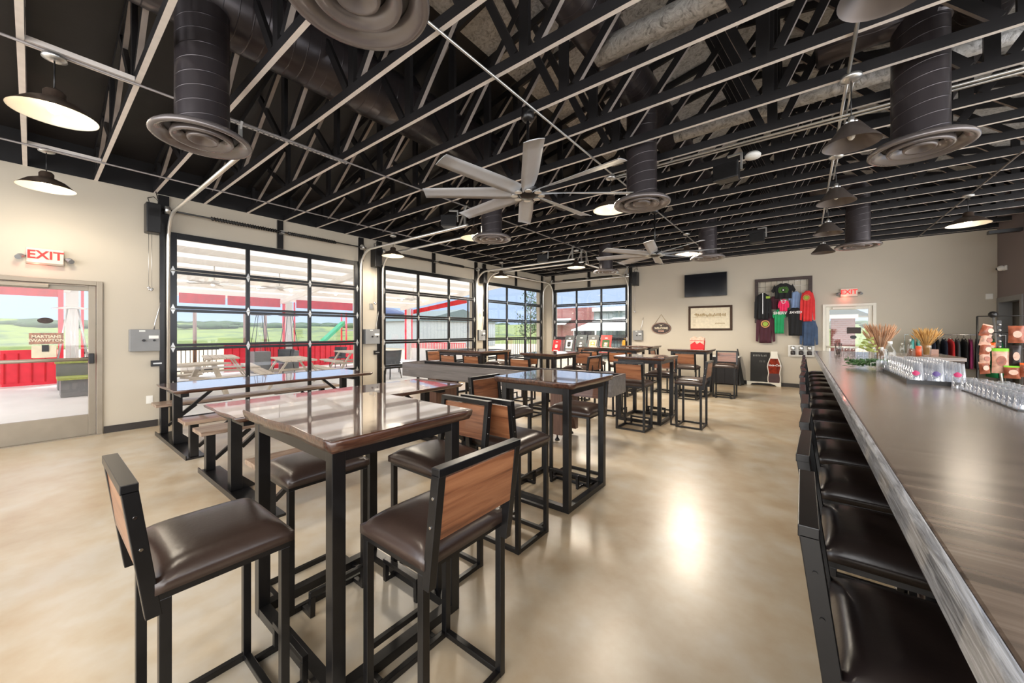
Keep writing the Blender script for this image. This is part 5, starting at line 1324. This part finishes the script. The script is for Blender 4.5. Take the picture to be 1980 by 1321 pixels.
# grey metal shed beyond the second door
t = thing('metal_shed', 'long grey metal shed with low gable seen through the second garage door', 'building', (-26, 20.5, 0))
MB().box(-7, 0, 0, 10, -.1, 2.45).build('wall', 'bldg_grey', t); f = MB(); f.prism([(0.2, -.3, 2.4), (.2, 5, 3.6), (.2, 10.3, 2.4)], (-7.4, 0, 0)); f.build('roof', 'roof_dark', t)
f = MB()
for i in range(25): f.box(0, .03, .4*i, .4*i+.04, 0, 2.4)
f.build('wall_rib', 'bldg_grey', t)
# building across, seen through the far wall door
t = thing('neighbour_building', 'brown brick and grey metal building seen through the far garage door', 'building', (-13.8, 22, 0))
MB().box(0, 3.3, 0, 6, -.1, 3.02).build('brick_wall', 'brick', t)
w = MB(); w.box(3.3, 14.5, .05, 6, -.1, 2.75); 
for i in range(28): w.box(3.3+.4*i, 3.34+.4*i, 0, .05, 0, 2.75)
w.build('metal_wall', 'bldg_teal', t); MB().prism([(3.3, -.25, 2.72), (14.6, -.25, 2.72), (14.6, -.25, 2.95), (3.3, -.25, 2.95)], (0, 6.4, .5)).build('roof_edge', 'roof_pale', t)
for x in (.2, 4.6, 9.3): f = MB(); f.prism([(x, -.02, 2.35), (x, -.9, 1.95), (x, -.9, 1.9), (x, -.02, 2.25)], (1.5, 0, 0)); f.build('awning', 'roof_pale', t)
w = MB().box(2.0, 3.4, -.06, 0, .9, 1.55).build('window', 'black_plastic', t); MB().box(1.9, 2.0, -.08, 0, .8, 1.65).box(3.4, 3.5, -.08, 0, .8, 1.65).box(1.9, 3.5, -.08, 0, 1.55, 1.65).build('window_frame', 'white_plastic', w)
t = thing('low_shelter', 'low open shelter with pale metal roof in front of the neighbour building', 'shelter', (-9.6, 19.2, 0))
f = MB(); f.prism([(-1.0, 0, 1.5), (2.6, 0, 1.5), (2.6, 1.8, 2.15), (-.2, 1.8, 2.15)], (0, 0, .06)); f.build('roof', 'roof_pale', t)
for x in (-.8, .8, 2.4): MB().cyl((x, .1, -.05), (x, .1, 1.5), .04, n=8).build('shelter_post', 'dark_iron', t)
MB().box(-.8, 2.4, .3, .6, 0, .8).build('shelter_counter', 'bldg_teal', t)
t = thing('toy_figure', 'orange and yellow playground object outside the right part of the far garage door', 'toy', (-6.2, 16.5, 0)); f = MB(); f.ball((0, 0, .9), .28, 7, sc=(1, 1, 1.2)); f.ball((.2, 0, .5), .25, 7); f.cyl((0, 0, 0), (0, 0, .6), .12, n=8); f.build('toy_body', 'yellow_toy', t); MB().ball((.1, -.15, .55), .18, 6).build('toy_spot', 'bag_orange', t)
# porch of this building outside the far exit door: eaves and brick column
t = thing('porch_column', 'brick porch column outside the far exit door', 'column', (.75, 15.2, 0)); MB().box(-.05, .5, 0, .4, -.05, 2.35).build('shaft', 'brick', t); MB().box(-.3, -.12, .1, .28, -.05, 2.35).build('downpipe', 'post_white', t)
t = thing('porch_roof', 'grey metal porch roof slope outside the far exit door', 'roof', (.4, 15.0, 2.0)); f = MB(); f.prism([(-.6, 0, .0), (1.25, 0, -.08), (.3, 0, .42), (-.6, 0, .5)], (0, 1.6, 0)); f.build('roof_slope', 'roof_dark', t); MB().box(-.6, .9, -.02, 0, -.14, -.02).build('gutter', 'post_white', t)
# young trees
def tree(x, y, h, label, seed, leafmat='leaf', spread=1.2):
    t = thing('young_tree', label, 'tree', (x, y, -.06)); r_ = random.Random(seed); s = MB(); l = MB()
    s.cyl((0, 0, 0), (0, 0, h*.8), .04, .015, 8)
    for i in range(34):
        z = h*r_.uniform(.25, .85); a = r_.uniform(0, 2*pi); q = spread*r_.uniform(.3, .7)*(1-z/h*.4); p0 = Vector((0, 0, z)); p1 = Vector((q*cos(a), q*sin(a), z+q*.7))
        s.tube([p0, p0.lerp(p1, .5)+Vector((0, 0, -.04)), p1], .009, 4)
        for k in range(26):
            c = p0.lerp(p1, r_.uniform(.35, 1.1))+Vector((r_.gauss(0, .09), r_.gauss(0, .09), r_.gauss(0, .09))); d = Vector((r_.uniform(-1, 1), r_.uniform(-1, 1), r_.uniform(-1, 1))).normalized(); o_ = d.orthogonal().normalized()*.025
            l.prism([c, c+d*.035+o_, c+d*.07, c+d*.035-o_], (0, 0, .001))
    s.build('trunk', 'rust_post', t); l.build('foliage', leafmat, t)
tree(-9.6, 13.7, 3.6, 'slender leafy tree just outside the third garage door', 3)
tree(4.0, 26, 5.5, 'leafy tree in the yard beyond the far exit door', 5, 'leaf', 3)
# ------------------------------------------------------------------ sky and sun
w = bpy.data.worlds.new('sky'); scn.world = w; w.use_nodes = True; t = w.node_tree; t.nodes.clear()
o = t.nodes.new('ShaderNodeOutputWorld'); bg = t.nodes.new('ShaderNodeBackground'); t.links.new(bg.outputs[0], o.inputs[0])
tc = t.nodes.new('ShaderNodeTexCoord'); sp = t.nodes.new('ShaderNodeSeparateXYZ'); t.links.new(tc.outputs['Generated'], sp.inputs[0])
n = noise(t, coords(t, (1, 1, 2.2), 'Generated'), 2.6, 6, .55)
ad = t.nodes.new('ShaderNodeMath'); ad.operation = 'MULTIPLY_ADD'; ad.inputs[1].default_value = .35; t.links.new(n, ad.inputs[0]); t.links.new(sp.outputs[2], ad.inputs[2])
t.links.new(ramp(t, ad.outputs[0], [(.08, (.62, .74, .9)), (.22, (.50, .66, .92)), (.5, (.62, .75, .95)), (.9, (.75, .85, 1))]), bg.inputs['Color'])
# sky brightened behind the camera as added fill light, deeper blue opposite
dv = t.nodes.new('ShaderNodeVectorMath'); dv.operation = 'DOT_PRODUCT'; dv.inputs[1].default_value = Vector((.62, -.75, .12)).normalized(); t.links.new(tc.outputs['Generated'], dv.inputs[0])
mr = t.nodes.new('ShaderNodeMapRange'); mr.interpolation_type = 'SMOOTHSTEP'; mr.inputs[1].default_value = -.1; mr.inputs[2].default_value = .9; mr.inputs[3].default_value = SKY; mr.inputs[4].default_value = SKY2
mc = t.nodes.new('ShaderNodeMix'); mc.data_type = 'RGBA'; m2 = t.nodes.new('ShaderNodeMapRange'); m2.inputs[1].default_value = 0; m2.inputs[2].default_value = .6; t.links.new(dv.outputs['Value'], m2.inputs[0])
t.links.new(m2.outputs[0], mc.inputs[0]); t.links.new(bg.inputs['Color'].links[0].from_socket, mc.inputs[6]); mc.inputs[7].default_value = (1, .99, .985, 1); t.links.new(mc.outputs[2], bg.inputs['Color'])
t.links.new(dv.outputs['Value'], mr.inputs[0]); t.links.new(mr.outputs[0], bg.inputs['Strength'])
L = bpy.data.lights.new('sun', 'SUN'); L.energy = SUN; L.angle = R(12); L.color = (1, .95, .88)
so = bpy.data.objects.new('sun', L); COL.objects.link(so); so.rotation_euler = (R(38), 0, R(-150))
# ------------------------------------------------------------------ camera
cd = bpy.data.cameras.new('camera'); cam = bpy.data.objects.new('camera', cd); COL.objects.link(cam)
cd.sensor_width = 36; cd.sensor_fit = 'HORIZONTAL'; cd.lens = 722.6/1980*36; cd.clip_start = .05; cd.clip_end = 600
yaw = math.atan((1551.8-990)/722.6)
cam.location = (0, 0, 1.47); cam.rotation_euler = (R(90), 0, yaw)
cd.shift_y = (641.05-660.5)/1980
scn.camera = cam
vs = scn.view_settings; vs.view_transform = 'Standard'; vs.look = 'None'; vs.exposure = EXPO; vs.gamma = 1; vs.use_curve_mapping = False
scn.cycles.max_bounces = 10; scn.cycles.diffuse_bounces = 5; scn.cycles.glossy_bounces = 5; scn.cycles.transparent_max_bounces = 24; scn.cycles.transmission_bounces = 8
scn.cycles.caustics_reflective = False; scn.cycles.caustics_refractive = False; scn.cycles.sample_clamp_indirect = 6
scn.cycles.use_denoising = True
